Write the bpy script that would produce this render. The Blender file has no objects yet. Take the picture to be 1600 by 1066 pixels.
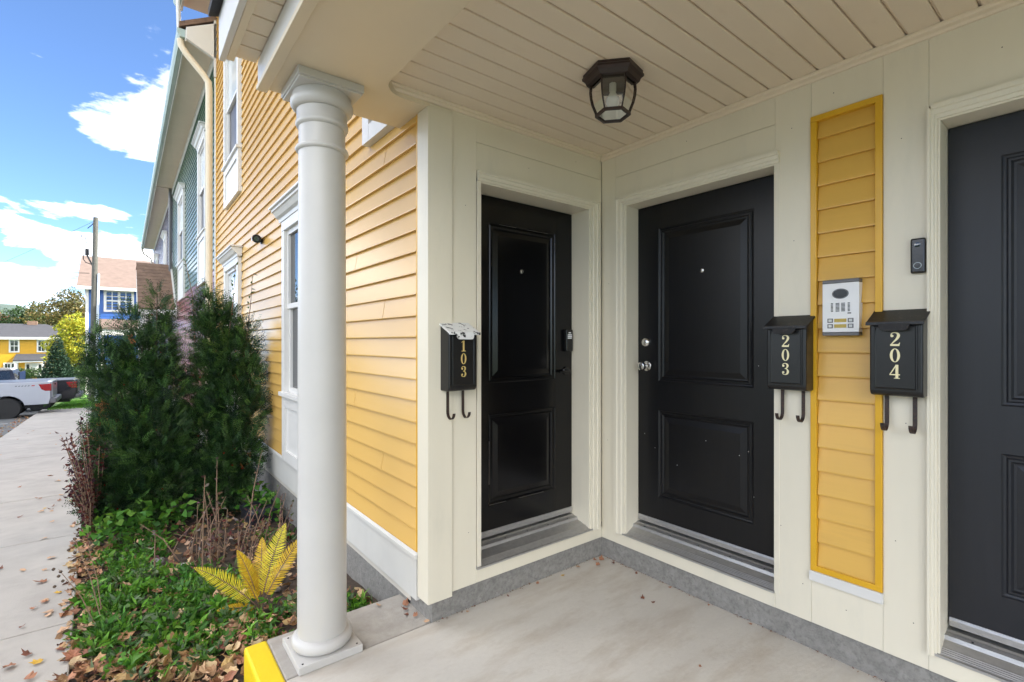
import bpy, bmesh, math, random
import numpy as np
from mathutils import Vector, Matrix
random.seed(7); RNG = np.random.default_rng(11)
S = bpy.context.scene
COL = S.collection
rad = math.radians

# ------------------------------------------------------------------ camera, sky, sun, exposure
H = 1.457                       # eye height above the porch slab (slab top is z = 0)
FPX = 766.06                    # focal length in photo pixels (1600 wide)
TH = rad(38.3)                  # heading, turned from +Y (along the facade) towards +X (into the house)
cam = bpy.data.cameras.new('camera'); camo = bpy.data.objects.new('camera', cam); COL.objects.link(camo)
camo.location = (0, 0, H); camo.rotation_euler = (rad(90), 0, -TH)
cam.sensor_width = 36.0; cam.lens = FPX / 1600 * 36; cam.shift_y = 2 / 1600
cam.clip_start = 0.02; cam.clip_end = 6000
S.camera = camo

SUN_EL = rad(45); SUN_AZ = math.atan2(0.93, -0.37)     # azimuth measured from +Y towards +X
world = bpy.data.worlds.new('World'); S.world = world; world.use_nodes = True
def build_world():
    nt = world.node_tree; N = nt.nodes; L = nt.links; N.clear()
    out = N.new('ShaderNodeOutputWorld'); bg = N.new('ShaderNodeBackground')
    sky = N.new('ShaderNodeTexSky'); sky.sky_type = 'NISHITA'; sky.sun_disc = False
    sky.sun_elevation = SUN_EL; sky.sun_rotation = SUN_AZ
    sky.air_density = 1.0; sky.dust_density = 0.4; sky.ozone_density = 6.0; sky.altitude = 3000
    tc = N.new('ShaderNodeTexCoord'); sep = N.new('ShaderNodeSeparateXYZ'); L.new(tc.outputs['Generated'], sep.inputs[0])
    zc = N.new('ShaderNodeMath'); zc.operation = 'MAXIMUM'; L.new(sep.outputs['Z'], zc.inputs[0]); zc.inputs[1].default_value = 0.0
    za = N.new('ShaderNodeMath'); za.operation = 'ADD'; L.new(zc.outputs[0], za.inputs[0]); za.inputs[1].default_value = 0.22
    dv = N.new('ShaderNodeVectorMath'); dv.operation = 'DIVIDE'
    cmb = N.new('ShaderNodeCombineXYZ')
    for k in range(3): L.new(za.outputs[0], cmb.inputs[k])
    L.new(tc.outputs['Generated'], dv.inputs[0]); L.new(cmb.outputs[0], dv.inputs[1])
    mp = N.new('ShaderNodeMapping'); L.new(dv.outputs[0], mp.inputs[0]); mp.inputs['Location'].default_value = (2.04, 22.30, 17.73)
    n1 = N.new('ShaderNodeTexNoise'); L.new(mp.outputs[0], n1.inputs['Vector'])
    n1.inputs['Scale'].default_value = 1.5; n1.inputs['Detail'].default_value = 9; n1.inputs['Roughness'].default_value = 0.55; n1.inputs['Distortion'].default_value = 0.25
    cr = N.new('ShaderNodeValToRGB'); L.new(n1.outputs['Fac'], cr.inputs[0])
    cr.color_ramp.elements[0].position = 0.468; cr.color_ramp.elements[0].color = (0, 0, 0, 1)
    cr.color_ramp.elements[1].position = 0.65; cr.color_ramp.elements[1].color = (1, 1, 1, 1)
    n2 = N.new('ShaderNodeTexNoise'); L.new(mp.outputs[0], n2.inputs['Vector']); n2.inputs['Scale'].default_value = 4.0; n2.inputs['Detail'].default_value = 6
    mc = N.new('ShaderNodeMix'); mc.data_type = 'RGBA'; L.new(n2.outputs['Fac'], mc.inputs['Factor'])
    mc.inputs['A'].default_value = (25.0, 24.6, 24.0, 1); mc.inputs['B'].default_value = (40.0, 38.4, 35.8, 1)
    lo = N.new('ShaderNodeMapRange'); L.new(sep.outputs['Z'], lo.inputs[0]); lo.inputs[1].default_value = 0.0; lo.inputs[2].default_value = 0.22; lo.inputs[3].default_value = 0.22; lo.inputs[4].default_value = 1.0
    fm = N.new('ShaderNodeMath'); fm.operation = 'MULTIPLY'; L.new(cr.outputs[0], fm.inputs[0]); L.new(lo.outputs[0], fm.inputs[1])     # clouds thin out towards the horizon all round
    mx = N.new('ShaderNodeMix'); mx.data_type = 'RGBA'; L.new(fm.outputs[0], mx.inputs['Factor'])
    L.new(sky.outputs[0], mx.inputs['A']); L.new(mc.outputs['Result'], mx.inputs['B'])
    L.new(mx.outputs['Result'], bg.inputs['Color']); bg.inputs['Strength'].default_value = 0.05
    L.new(bg.outputs[0], out.inputs[0])
build_world()
sun = bpy.data.lights.new('sun', 'SUN'); suno = bpy.data.objects.new('sun', sun); COL.objects.link(suno)
sun.energy = 2.0; sun.angle = rad(0.6); sun.color = (1.0, 0.94, 0.85)
sdir = Vector((math.sin(SUN_AZ) * math.cos(SUN_EL), math.cos(SUN_AZ) * math.cos(SUN_EL), math.sin(SUN_EL)))
suno.location = (14, -5, 15); suno.rotation_euler = sdir.to_track_quat('Z', 'Y').to_euler()
S.view_settings.view_transform = 'Standard'; S.view_settings.look = 'None'
S.view_settings.exposure = 2.8; S.view_settings.gamma = 1.0; S.view_settings.use_curve_mapping = False

# ------------------------------------------------------------------ materials
MATS = {}
def mat(name, col, rough=0.5, metal=0.0, spec=0.5, var=0.06, vscale=3.0, bump=0.0, bscale=60.0, stretch=(1, 1, 1),
        col2=None, lo=0.45, hi=0.7, island=0.0, extra=None, detail=5, coat=0.0):
    """procedural Principled material: large-scale colour variation, second colour in patches, fine relief"""
    m = bpy.data.materials.new(name); m.use_nodes = True; MATS[name] = m
    nt = m.node_tree; N = nt.nodes; L = nt.links; b = N['Principled BSDF']
    b.inputs['Roughness'].default_value = rough; b.inputs['Metallic'].default_value = metal
    b.inputs['Specular IOR Level'].default_value = spec
    if coat: b.inputs['Coat Weight'].default_value = coat; b.inputs['Coat Roughness'].default_value = 0.05
    tc = N.new('ShaderNodeTexCoord'); mp = N.new('ShaderNodeMapping'); L.new(tc.outputs['Object'], mp.inputs[0]); mp.inputs['Scale'].default_value = stretch
    n = N.new('ShaderNodeTexNoise'); L.new(mp.outputs[0], n.inputs['Vector']); n.inputs['Scale'].default_value = vscale; n.inputs['Detail'].default_value = detail; n.inputs['Roughness'].default_value = 0.6
    mr = N.new('ShaderNodeMapRange'); L.new(n.outputs['Fac'], mr.inputs[0])
    mr.inputs[1].default_value = 0.3; mr.inputs[2].default_value = 0.7; mr.inputs[3].default_value = 1 - var; mr.inputs[4].default_value = 1 + var
    mul = N.new('ShaderNodeVectorMath'); mul.operation = 'SCALE'; mul.inputs[0].default_value = col[:3]; L.new(mr.outputs[0], mul.inputs['Scale'])
    cur = mul.outputs[0]
    if col2 is not None:
        cr = N.new('ShaderNodeMapRange'); cr.inputs[1].default_value = lo; cr.inputs[2].default_value = hi
        n3 = N.new('ShaderNodeTexNoise'); L.new(mp.outputs[0], n3.inputs['Vector']); n3.inputs['Scale'].default_value = vscale * 2.3; n3.inputs['Detail'].default_value = 8; n3.inputs['Roughness'].default_value = 0.65
        L.new(n3.outputs['Fac'], cr.inputs[0])
        mx = N.new('ShaderNodeMix'); mx.data_type = 'RGBA'; L.new(cr.outputs[0], mx.inputs['Factor']); L.new(cur, mx.inputs['A']); mx.inputs['B'].default_value = (*col2[:3], 1)
        cur = mx.outputs['Result']
    if island:
        g = N.new('ShaderNodeNewGeometry'); hs = N.new('ShaderNodeHueSaturation'); L.new(cur, hs.inputs['Color'])
        r1 = N.new('ShaderNodeMapRange'); L.new(g.outputs['Random Per Island'], r1.inputs[0]); r1.inputs[3].default_value = 1 - island; r1.inputs[4].default_value = 1 + island
        L.new(r1.outputs[0], hs.inputs['Value'])
        ml = N.new('ShaderNodeMath'); ml.operation = 'MULTIPLY'; L.new(g.outputs['Random Per Island'], ml.inputs[0]); ml.inputs[1].default_value = 7.13
        fr = N.new('ShaderNodeMath'); fr.operation = 'FRACT'; L.new(ml.outputs[0], fr.inputs[0])
        r2 = N.new('ShaderNodeMapRange'); L.new(fr.outputs[0], r2.inputs[0]); r2.inputs[3].default_value = 0.5 - 0.06 * island; r2.inputs[4].default_value = 0.5 + 0.06 * island
        L.new(r2.outputs[0], hs.inputs['Hue']); cur = hs.outputs[0]
    L.new(cur, b.inputs['Base Color'])
    if bump:
        n2 = N.new('ShaderNodeTexNoise'); L.new(mp.outputs[0], n2.inputs['Vector']); n2.inputs['Scale'].default_value = bscale; n2.inputs['Detail'].default_value = 6
        bp = N.new('ShaderNodeBump'); bp.inputs['Strength'].default_value = bump; bp.inputs['Distance'].default_value = 0.004
        L.new(n2.outputs['Fac'], bp.inputs['Height']); L.new(bp.outputs[0], b.inputs['Normal'])
    return m
def attr_mat(name, rough=0.6, trans=0.25, spec=0.3):
    """foliage: colour from the mesh's own 'Col' attribute, with some light let through"""
    m = bpy.data.materials.new(name); m.use_nodes = True; MATS[name] = m
    nt = m.node_tree; N = nt.nodes; L = nt.links; b = N['Principled BSDF']
    a = N.new('ShaderNodeAttribute'); a.attribute_name = 'Col'; L.new(a.outputs['Color'], b.inputs['Base Color'])
    b.inputs['Roughness'].default_value = rough; b.inputs['Specular IOR Level'].default_value = spec
    t = N.new('ShaderNodeBsdfTranslucent'); L.new(a.outputs['Color'], t.inputs['Color'])
    mx = N.new('ShaderNodeMixShader'); mx.inputs[0].default_value = trans
    L.new(b.outputs[0], mx.inputs[1]); L.new(t.outputs[0], mx.inputs[2]); L.new(mx.outputs[0], N['Material Output'].inputs[0])
    return m
def glass_mat(name, col=(0.9, 0.95, 0.95), rough=0.02, alpha=0.25):
    m = bpy.data.materials.new(name); m.use_nodes = True; MATS[name] = m
    nt = m.node_tree; N = nt.nodes; L = nt.links; N.remove(N['Principled BSDF'])
    tr = N.new('ShaderNodeBsdfTransparent'); tr.inputs[0].default_value = (*col, 1)
    gl = N.new('ShaderNodeBsdfGlossy'); gl.inputs['Roughness'].default_value = rough
    lw = N.new('ShaderNodeFresnel'); lw.inputs[0].default_value = 1.5
    ad = N.new('ShaderNodeMath'); ad.operation = 'ADD'; L.new(lw.outputs[0], ad.inputs[0]); ad.inputs[1].default_value = alpha * 0.3
    mx = N.new('ShaderNodeMixShader'); L.new(ad.outputs[0], mx.inputs[0]); L.new(tr.outputs[0], mx.inputs[1]); L.new(gl.outputs[0], mx.inputs[2])
    L.new(mx.outputs[0], N['Material Output'].inputs[0]); return m

mat('cream', (0.72, 0.665, 0.535), 0.42, var=0.05, vscale=2.0, bump=0.02, bscale=120, stretch=(1, 1, 0.25), col2=(0.60, 0.57, 0.47), lo=0.55, hi=0.95)
mat('white_trim', (0.66, 0.645, 0.61), 0.4, var=0.03, vscale=3, bump=0.04, bscale=90)
mat('skirt_white', (0.62, 0.605, 0.56), 0.45, var=0.04, vscale=4, col2=(0.5, 0.5, 0.42), lo=0.62, hi=0.95)
mat('column_white', (0.53, 0.51, 0.475), 0.36, var=0.03, vscale=4, bump=0.03, bscale=150, col2=(0.55, 0.52, 0.45), lo=0.66, hi=1.0)
mat('beam_cream', (0.70, 0.60, 0.44), 0.5, var=0.03, vscale=1.2, bump=0.05, bscale=80)
mat('soffit', (0.76, 0.65, 0.50), 0.5, var=0.03, vscale=3, bump=0.06, bscale=60, stretch=(0.4, 1, 1), col2=(0.62, 0.51, 0.37), lo=0.6, hi=0.95)
mat('gutter', (0.60, 0.56, 0.48), 0.4, var=0.04)
mat('gutter_green', (0.38, 0.47, 0.43), 0.4, var=0.04)
mat('gold_siding', (0.68, 0.415, 0.115), 0.27, var=0.04, vscale=1.5, bump=0.10, bscale=40, stretch=(1, 0.06, 1), spec=0.6)
mat('gold_panel', (0.66, 0.385, 0.07), 0.36, var=0.06, vscale=3, bump=0.10, bscale=60, stretch=(1, 0.08, 1), col2=(0.52, 0.30, 0.06), lo=0.55, hi=0.85)
mat('gold_trim', (0.66, 0.36, 0.012), 0.35, var=0.05, vscale=5)
mat('sky_reflection_siding', (0.055, 0.125, 0.075), 0.25, var=0.06, bump=0.1, bscale=40, stretch=(1, 0.06, 1), spec=0.6)  # upper boards of the red house: sky reflection painted in as grey-green
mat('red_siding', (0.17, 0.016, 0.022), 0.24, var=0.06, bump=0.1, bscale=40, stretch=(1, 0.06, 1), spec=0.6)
mat('slate_siding', (0.075, 0.06, 0.10), 0.24, var=0.06, bump=0.1, bscale=40, stretch=(1, 0.06, 1), spec=0.6)
mat('blue_siding', (0.025, 0.10, 0.33), 0.45, var=0.06)
mat('yellow_house', (0.54, 0.28, 0.007), 0.5, var=0.05)
mat('pale_siding', (0.62, 0.58, 0.5), 0.5, var=0.05)
mat('door_black', (0.0042, 0.0042, 0.0052), 0.34, var=0.15, vscale=4, bump=0.10, bscale=25, stretch=(6, 6, 0.7), spec=0.35, col2=(0.0075, 0.0068, 0.0075), lo=0.5, hi=0.9)
mat('door_dark', (0.0075, 0.0085, 0.0125), 0.42, var=0.12, vscale=4, bump=0.08, bscale=30, stretch=(6, 6, 0.7), spec=0.5)
mat('door_gloss', (0.0028, 0.0025, 0.0028), 0.20, var=0.2, vscale=5, bump=0.06, bscale=20, stretch=(6, 6, 0.7), spec=0.35)
mat('aluminium', (0.47, 0.46, 0.45), 0.48, metal=0.85, var=0.10, vscale=12, stretch=(3, 3, 10), bump=0.05, bscale=80)
mat('steel', (0.75, 0.74, 0.72), 0.18, metal=1.0, var=0.03)
mat('concrete', (0.40, 0.37, 0.325), 0.88, var=0.12, vscale=6, bump=0.5, bscale=140, col2=(0.30, 0.272, 0.235), lo=0.42, hi=0.80, detail=9)
mat('concrete_light', (0.56, 0.525, 0.465), 0.85, var=0.09, vscale=2.2, bump=0.45, bscale=75, stretch=(0.35, 1, 1), col2=(0.40, 0.335, 0.26), lo=0.47, hi=0.78, detail=10)
mat('sidewalk', (0.44, 0.41, 0.36), 0.88, var=0.10, vscale=1.3, bump=0.35, bscale=110, col2=(0.34, 0.31, 0.275), lo=0.45, hi=0.8)
mat('foundation', (0.25, 0.24, 0.22), 0.92, var=0.18, vscale=22, bump=0.9, bscale=130, col2=(0.15, 0.142, 0.13), lo=0.46, hi=0.75, detail=8)
mat('yellow_paint', (0.80, 0.58, 0.005), 0.5, var=0.05, vscale=6, bump=0.3, bscale=60, col2=(0.66, 0.46, 0.02), lo=0.6, hi=0.9)
mat('asphalt', (0.135, 0.14, 0.135), 0.9, var=0.2, vscale=2, bump=0.5, bscale=90)
mat('line_paint', (0.62, 0.62, 0.6), 0.7, var=0.1)
mat('soil', (0.075, 0.052, 0.036), 0.95, var=0.35, vscale=9, bump=1.0, bscale=35, col2=(0.035, 0.025, 0.018), lo=0.4, hi=0.7)
mat('grass_ground', (0.055, 0.105, 0.02), 0.9, var=0.3, vscale=0.8, bump=0.8, bscale=30, col2=(0.09, 0.10, 0.03), lo=0.5, hi=0.8)
mat('lawn', (0.085, 0.20, 0.018), 0.9, var=0.25, vscale=1.5, bump=0.8, bscale=30)
mat('shingle', (0.20, 0.125, 0.085), 0.9, var=0.25, vscale=5, bump=0.5, bscale=120, col2=(0.09, 0.06, 0.045), lo=0.52, hi=0.75)
mat('shingle_pale', (0.15, 0.108, 0.088), 0.9, var=0.15, vscale=3, bump=0.5, bscale=60)
mat('shingle_dark', (0.035, 0.036, 0.042), 0.9, var=0.15, vscale=3, bump=0.5, bscale=60)
mat('black_metal', (0.0045, 0.0045, 0.0052), 0.32, var=0.15, vscale=30, bump=0.05, bscale=200, spec=0.5, col2=(0.05, 0.045, 0.04), lo=0.66, hi=0.8)
mat('peeled', (0.70, 0.70, 0.68), 0.6, var=0.05, vscale=14, col2=(0.02, 0.02, 0.02), lo=0.565, hi=0.58)
mat('lid_worn', (0.010, 0.010, 0.0105), 0.5, var=0.2, vscale=30, col2=(0.07, 0.055, 0.045), lo=0.55, hi=0.78)
mat('bronze', (0.028, 0.014, 0.012), 0.4, var=0.15, vscale=20)
mat('rust_iron', (0.045, 0.022, 0.014), 0.55, var=0.3, vscale=40, col2=(0.015, 0.012, 0.012), lo=0.45, hi=0.6)
mat('numeral_gold', (0.62, 0.46, 0.16), 0.4, var=0.05)
mat('numeral_cream', (0.78, 0.70, 0.42), 0.4, var=0.05)
mat('plastic_white', (0.74, 0.74, 0.74), 0.35, var=0.02)
mat('plastic_black', (0.005, 0.005, 0.0055), 0.22, var=0.1)
mat('plastic_grey', (0.12, 0.12, 0.125), 0.4, var=0.1)
mat('name_plate', (0.45, 0.33, 0.06), 0.35, var=0.1, vscale=60)
mat('scuff', (0.10, 0.09, 0.08), 0.6, var=0.3, vscale=80)
mat('led_ring', (0.35, 0.40, 0.42), 0.3)
mat('window_glass', (0.02, 0.026, 0.03), 0.03, spec=0.9, var=0.1)
mat('screen_glass', (0.022, 0.022, 0.03), 0.35, spec=0.5, var=0.1)
mat('blind', (0.62, 0.64, 0.63), 0.12, spec=0.9, var=0.05)
glass_mat('lamp_glass', (0.80, 0.79, 0.72), 0.06, 0.35)
mat('bulb', (0.85, 0.85, 0.82), 0.35, var=0.02)
mat('pole_wood', (0.10, 0.10, 0.085), 0.9, var=0.2, vscale=8, stretch=(3, 3, 0.3), bump=0.5, bscale=40)
mat('conduit', (0.62, 0.68, 0.72), 0.5)
mat('wire', (0.02, 0.02, 0.02), 0.6)
mat('bark', (0.09, 0.065, 0.045), 0.9, var=0.25, vscale=12, bump=0.6, bscale=40)
mat('stem_brown', (0.22, 0.14, 0.09), 0.85, var=0.25, vscale=20)
mat('truck_silver', (0.42, 0.43, 0.47), 0.28, metal=0.35, var=0.02, coat=0.6)
mat('truck_black', (0.012, 0.012, 0.016), 0.22, var=0.02, coat=0.6)
mat('car_paint', (0.03, 0.035, 0.045), 0.22, coat=0.6)
mat('tyre', (0.02, 0.02, 0.02), 0.8, var=0.15, bump=0.3, bscale=40)
mat('rim_black', (0.06, 0.06, 0.065), 0.3, metal=0.6, var=0.05)
mat('rim_silver', (0.55, 0.55, 0.56), 0.28, metal=0.7)
mat('tail_red', (0.28, 0.006, 0.008), 0.15, coat=0.8)
mat('chrome', (0.7, 0.7, 0.7), 0.12, metal=1.0)
mat('decal_grey', (0.16, 0.16, 0.18), 0.4)
mat('decal_red', (0.45, 0.04, 0.03), 0.4)
mat('hill', (0.035, 0.065, 0.05), 1.0, var=0.35, vscale=0.03, col2=(0.07, 0.06, 0.03), lo=0.5, hi=0.75)
mat('tub', (0.014, 0.016, 0.022), 0.4, var=0.2)
mat('stone', (0.30, 0.29, 0.28), 0.9, var=0.25, vscale=14, bump=0.5, bscale=60)
mat('dry_leaf', (0.34, 0.185, 0.085), 0.75, var=0.25, vscale=25, island=0.45)
mat('dry_leaf_dark', (0.17, 0.075, 0.035), 0.75, var=0.25, vscale=25, island=0.4)
mat('dry_leaf_pale', (0.50, 0.34, 0.19), 0.75, var=0.2, vscale=25, island=0.3)
mat('yellow_leaf', (0.60, 0.36, 0.04), 0.65, var=0.2, vscale=25)
attr_mat('foliage', 0.55, 0.22)
attr_mat('needles', 0.5, 0.12)

# ------------------------------------------------------------------ mesh helpers
def FX(x):   # wall facing -X: (along Y, out, up)
    return lambda u, v, w: (x - v, u, w)
def FY(y):   # wall facing -Y: (along X, out, up)
    return lambda u, v, w: (u, y - v, w)
def W(u, v, w): return (u, v, w)

class MB:
    def __init__(s, fr=W): s.v = []; s.f = []; s.fr = fr
    def P(s, *p): s.v.append(s.fr(*p)); return len(s.v) - 1
    def face(s, pts): s.f.append([s.P(*p) for p in pts]); return s
    def box(s, a0, a1, b0, b1, c0, c1):
        i = [s.P(a, b, c) for c in (c0, c1) for b in (b0, b1) for a in (a0, a1)]
        for q in ((0, 2, 3, 1), (4, 5, 7, 6), (0, 1, 5, 4), (2, 6, 7, 3), (0, 4, 6, 2), (1, 3, 7, 5)): s.f.append([i[k] for k in q])
        return s
    def extr(s, poly, axis, t0, t1):
        """poly: 2-D points in the two axes other than `axis` (order u,v,w), pushed from t0 to t1 along it"""
        def mk(p, t):
            q = list(p); q.insert(axis, t); return s.P(*q)
        A = [mk(p, t0) for p in poly]; B = [mk(p, t1) for p in poly]; n = len(poly)
        s.f.append(A[::-1]); s.f.append(B)
        for k in range(n): s.f.append([A[k], A[(k + 1) % n], B[(k + 1) % n], B[k]])
        return s
    def tube(s, pts, r, n=8, caps=True):
        pts = [Vector(s.fr(*p)) for p in pts]; rr = r if hasattr(r, '__len__') else [r] * len(pts)
        rings = []; up = None
        for k, p in enumerate(pts):
            d = (pts[min(k + 1, len(pts) - 1)] - pts[max(k - 1, 0)]).normalized()
            if up is None: up = d.orthogonal().normalized()
            a = (up - d * up.dot(d)).normalized(); up = a; b = d.cross(a)
            ring = []
            for j in range(n):
                t = 2 * math.pi * j / n; q = p + (a * math.cos(t) + b * math.sin(t)) * rr[k]
                s.v.append(tuple(q)); ring.append(len(s.v) - 1)
            rings.append(ring)
        for A, B in zip(rings, rings[1:]):
            for j in range(n): s.f.append([A[j], A[(j + 1) % n], B[(j + 1) % n], B[j]])
        if caps: s.f.append(rings[0][::-1]); s.f.append(rings[-1])
        return s
    def lathe(s, prof, c, n=40, axis='z', caps=True):
        """prof: (radius, height) list"""
        rings = []
        for r, h in prof:
            ring = []
            for j in range(n):
                t = 2 * math.pi * j / n; x, y = r * math.cos(t), r * math.sin(t)
                p = {'z': (c[0] + x, c[1] + y, c[2] + h), 'y': (c[0] + x, c[1] + h, c[2] + y), 'x': (c[0] + h, c[1] + x, c[2] + y)}[axis]
                ring.append(s.P(*p))
            rings.append(ring)
        for A, B in zip(rings, rings[1:]):
            for j in range(n): s.f.append([A[j], A[(j + 1) % n], B[(j + 1) % n], B[j]])
        if caps: s.f.append(rings[0][::-1]); s.f.append(rings[-1])
        return s
    def loft(s, rings, caps=True):
        idx = [[s.P(*p) for p in r] for r in rings]; n = len(idx[0])
        for A, B in zip(idx, idx[1:]):
            for j in range(n): s.f.append([A[j], A[(j + 1) % n], B[(j + 1) % n], B[j]])
        if caps: s.f.append(idx[0][::-1]); s.f.append(idx[-1])
        return s
    def ring_panel(s, u0, u1, w0, w1, steps):
        """nested rectangles: steps = (inset, out) pairs"""
        rs = [[s.P(a, v, b) for a, b in ((u0 + i, w0 + i), (u1 - i, w0 + i), (u1 - i, w1 - i), (u0 + i, w1 - i))] for i, v in steps]
        for A, B in zip(rs, rs[1:]):
            for j in range(4): s.f.append([A[j], A[(j + 1) % 4], B[(j + 1) % 4], B[j]])
        s.f.append(rs[-1]); return s
    def mesh(s, name, smooth=None, recalc=True):
        me = bpy.data.meshes.new(name); me.from_pydata(s.v, [], s.f)
        if recalc:
            bm = bmesh.new(); bm.from_mesh(me); bmesh.ops.recalc_face_normals(bm, faces=bm.faces); bm.to_mesh(me); bm.free()
        if smooth is not None: me.shade_smooth(); me.set_sharp_from_angle(angle=rad(smooth))
        me.update(); return me
    def build(s, name, m, parent=None, smooth=None, bevel=0, recalc=True):
        me = s.mesh(name, smooth, recalc); me.materials.append(MATS[m])
        o = bpy.data.objects.new(name, me); COL.objects.link(o)
        if parent is not None: attach(o, parent)
        if bevel:
            b = o.modifiers.new('bevel', 'BEVEL'); b.width = bevel; b.segments = 2; b.limit_method = 'ANGLE'; b.angle_limit = rad(40)
        return o
WM = {}
def attach(o, parent):
    o.parent = parent; o.matrix_parent_inverse = Matrix(WM.get(parent.name, Matrix())).inverted()
def tag(o, label=None, cat=None, group=None, kind=None):
    if label: o['label'] = label
    if cat: o['category'] = cat
    if group: o['group'] = group
    if kind: o['kind'] = kind
    return o
def thing(name, label, cat, loc=(0, 0, 0), group=None):
    o = bpy.data.objects.new(name, None); COL.objects.link(o); o.empty_display_size = 0.1
    o.location = loc; WM[o.name] = Matrix.Translation(Vector(loc)); return tag(o, label, cat, group)
def local_thing(name, label, cat, group=None):
    """children are modelled in the thing's own frame; move the empty afterwards"""
    return thing(name, label, cat, (0, 0, 0), group)
def copy_tree(o, parent=None):
    c = o.copy(); COL.objects.link(c)
    if parent is not None: c.parent = parent
    for ch in list(o.children): copy_tree(ch, c)
    return c
def quads_object(name, verts, faces, cols, m, parent=None):
    """big foliage mesh from numpy; cols is one colour per vertex"""
    me = bpy.data.meshes.new(name); nv = len(verts); nf, k = faces.shape
    me.vertices.add(nv); me.vertices.foreach_set('co', verts.astype(np.float32).ravel())
    me.loops.add(nf * k); me.loops.foreach_set('vertex_index', faces.astype(np.int32).ravel())
    me.polygons.add(nf); me.polygons.foreach_set('loop_start', (np.arange(nf) * k).astype(np.int32))
    if cols is not None:
        a = me.attributes.new('Col', 'FLOAT_COLOR', 'POINT'); a.data.foreach_set('color', np.concatenate([cols, np.ones((nv, 1))], 1).astype(np.float32).ravel())
    me.update(calc_edges=True); me.validate(); me.materials.append(MATS[m])
    o = bpy.data.objects.new(name, me); COL.objects.link(o)
    if parent is not None: attach(o, parent)
    return o

# ------------------------------------------------------------------ ground
def zg(y):
    if y < 3: return -0.15
    if y < 36: return -0.15 - 0.049 * (y - 3)
    if y < 80: return -1.767 - 0.0225 * (y - 36)
    return -2.757
def xr(y): return -0.21 - 0.037 * (y - 3.1)        # sidewalk edge on the planting bed side
SW = 1.62
def sheet(name, m, xs, ys, dz, kind='structure', jitter=0):
    mb = MB(); ids = []
    for y in ys:
        row = []
        for x in xs(y):
            row.append(mb.P(x, y, zg(y) + dz + (random.uniform(-jitter, jitter) if jitter else 0)))
        ids.append(row)
    for A, B in zip(ids, ids[1:]):
        for j in range(len(A) - 1): mb.f.append([A[j], A[j + 1], B[j + 1], B[j]])
    return tag(mb.build(name, m, smooth=60, recalc=False), kind=kind)
def lin(a, b, n): return [a + (b - a) * k / (n - 1) for k in range(n)]
sheet('ground', 'grass_ground', lambda y: [-3000, -300, -60, -14, 14, 60, 300, 3000], [-3000, -200, -20, 3, 10, 20, 36, 58, 80, 200, 800, 4000], -0.16)
sheet('parking_lot', 'asphalt', lambda y: lin(-26, xr(y) - SW + 0.02, 6), lin(-14, 52, 34), -0.125)
sheet('planting_bed', 'soil', lambda y: lin(xr(y) - 0.01, 1.30, 34), lin(2.0, 18, 150), -0.03, jitter=0.016)
sheet('lawn', 'lawn', lambda y: lin(-2.75, 9, 10), lin(28.0, 47, 14), -0.055)
sw = bpy.data.objects.new('sidewalk', None); COL.objects.link(sw); tag(sw, kind='structure')
ys = [-8.7 + 2.1 * k for k in range(18)]
for k, y0 in enumerate(ys):
    y1 = y0 + 2.1 - 0.012; dz = random.uniform(-0.004, 0.004)
    mb = MB(); cs = []
    for y in (y0, (y0 + y1) / 2, y1):
        a, b = xr(y) - SW, xr(y)
        cs.append([mb.P(a, y, zg(y) - 0.2), mb.P(a, y, zg(y) + dz), mb.P(b, y, zg(y) + dz), mb.P(b, y, zg(y) - 0.2)])
    for A, B in zip(cs, cs[1:]):
        for j in range(3): mb.f.append([A[j], A[j + 1], B[j + 1], B[j]])
    mb.f.append(cs[0]); mb.f.append(cs[-1][::-1])
    mb.build('paving_slab', 'sidewalk', sw, bevel=0.008)
for k in range(6):      # painted stall lines on the lot
    y = 20.6 + 2.7 * k if k < 2 else 12.0 - 2.7 * k
    mb = MB()
    a = [mb.P(x, yy, zg(yy) - 0.119) for yy in (y, y + 0.12) for x in (-9.5, xr(y) - SW - 0.5)]
    mb.f.append([a[0], a[1], a[3], a[2]]); tag(mb.build('painted_line', 'line_paint', recalc=False), kind='structure')
# porch slab with its painted edge
ps = bpy.data.objects.new('porch_floor', None); COL.objects.link(ps); tag(ps, kind='structure')
MB().box(0.545, 2.62, -4.0, 2.262, -0.3, 0.0).build('porch_slab', 'concrete_light', ps, bevel=0.006)
MB().box(0.545, 1.262, 2.268, 2.635, -0.3, -0.001).build('porch_slab', 'concrete', ps, bevel=0.008)
MB().box(0.445, 0.545, -4.0, 2.632, -0.3, 0.001).build('painted_edge', 'yellow_paint', ps, bevel=0.012)

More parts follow.
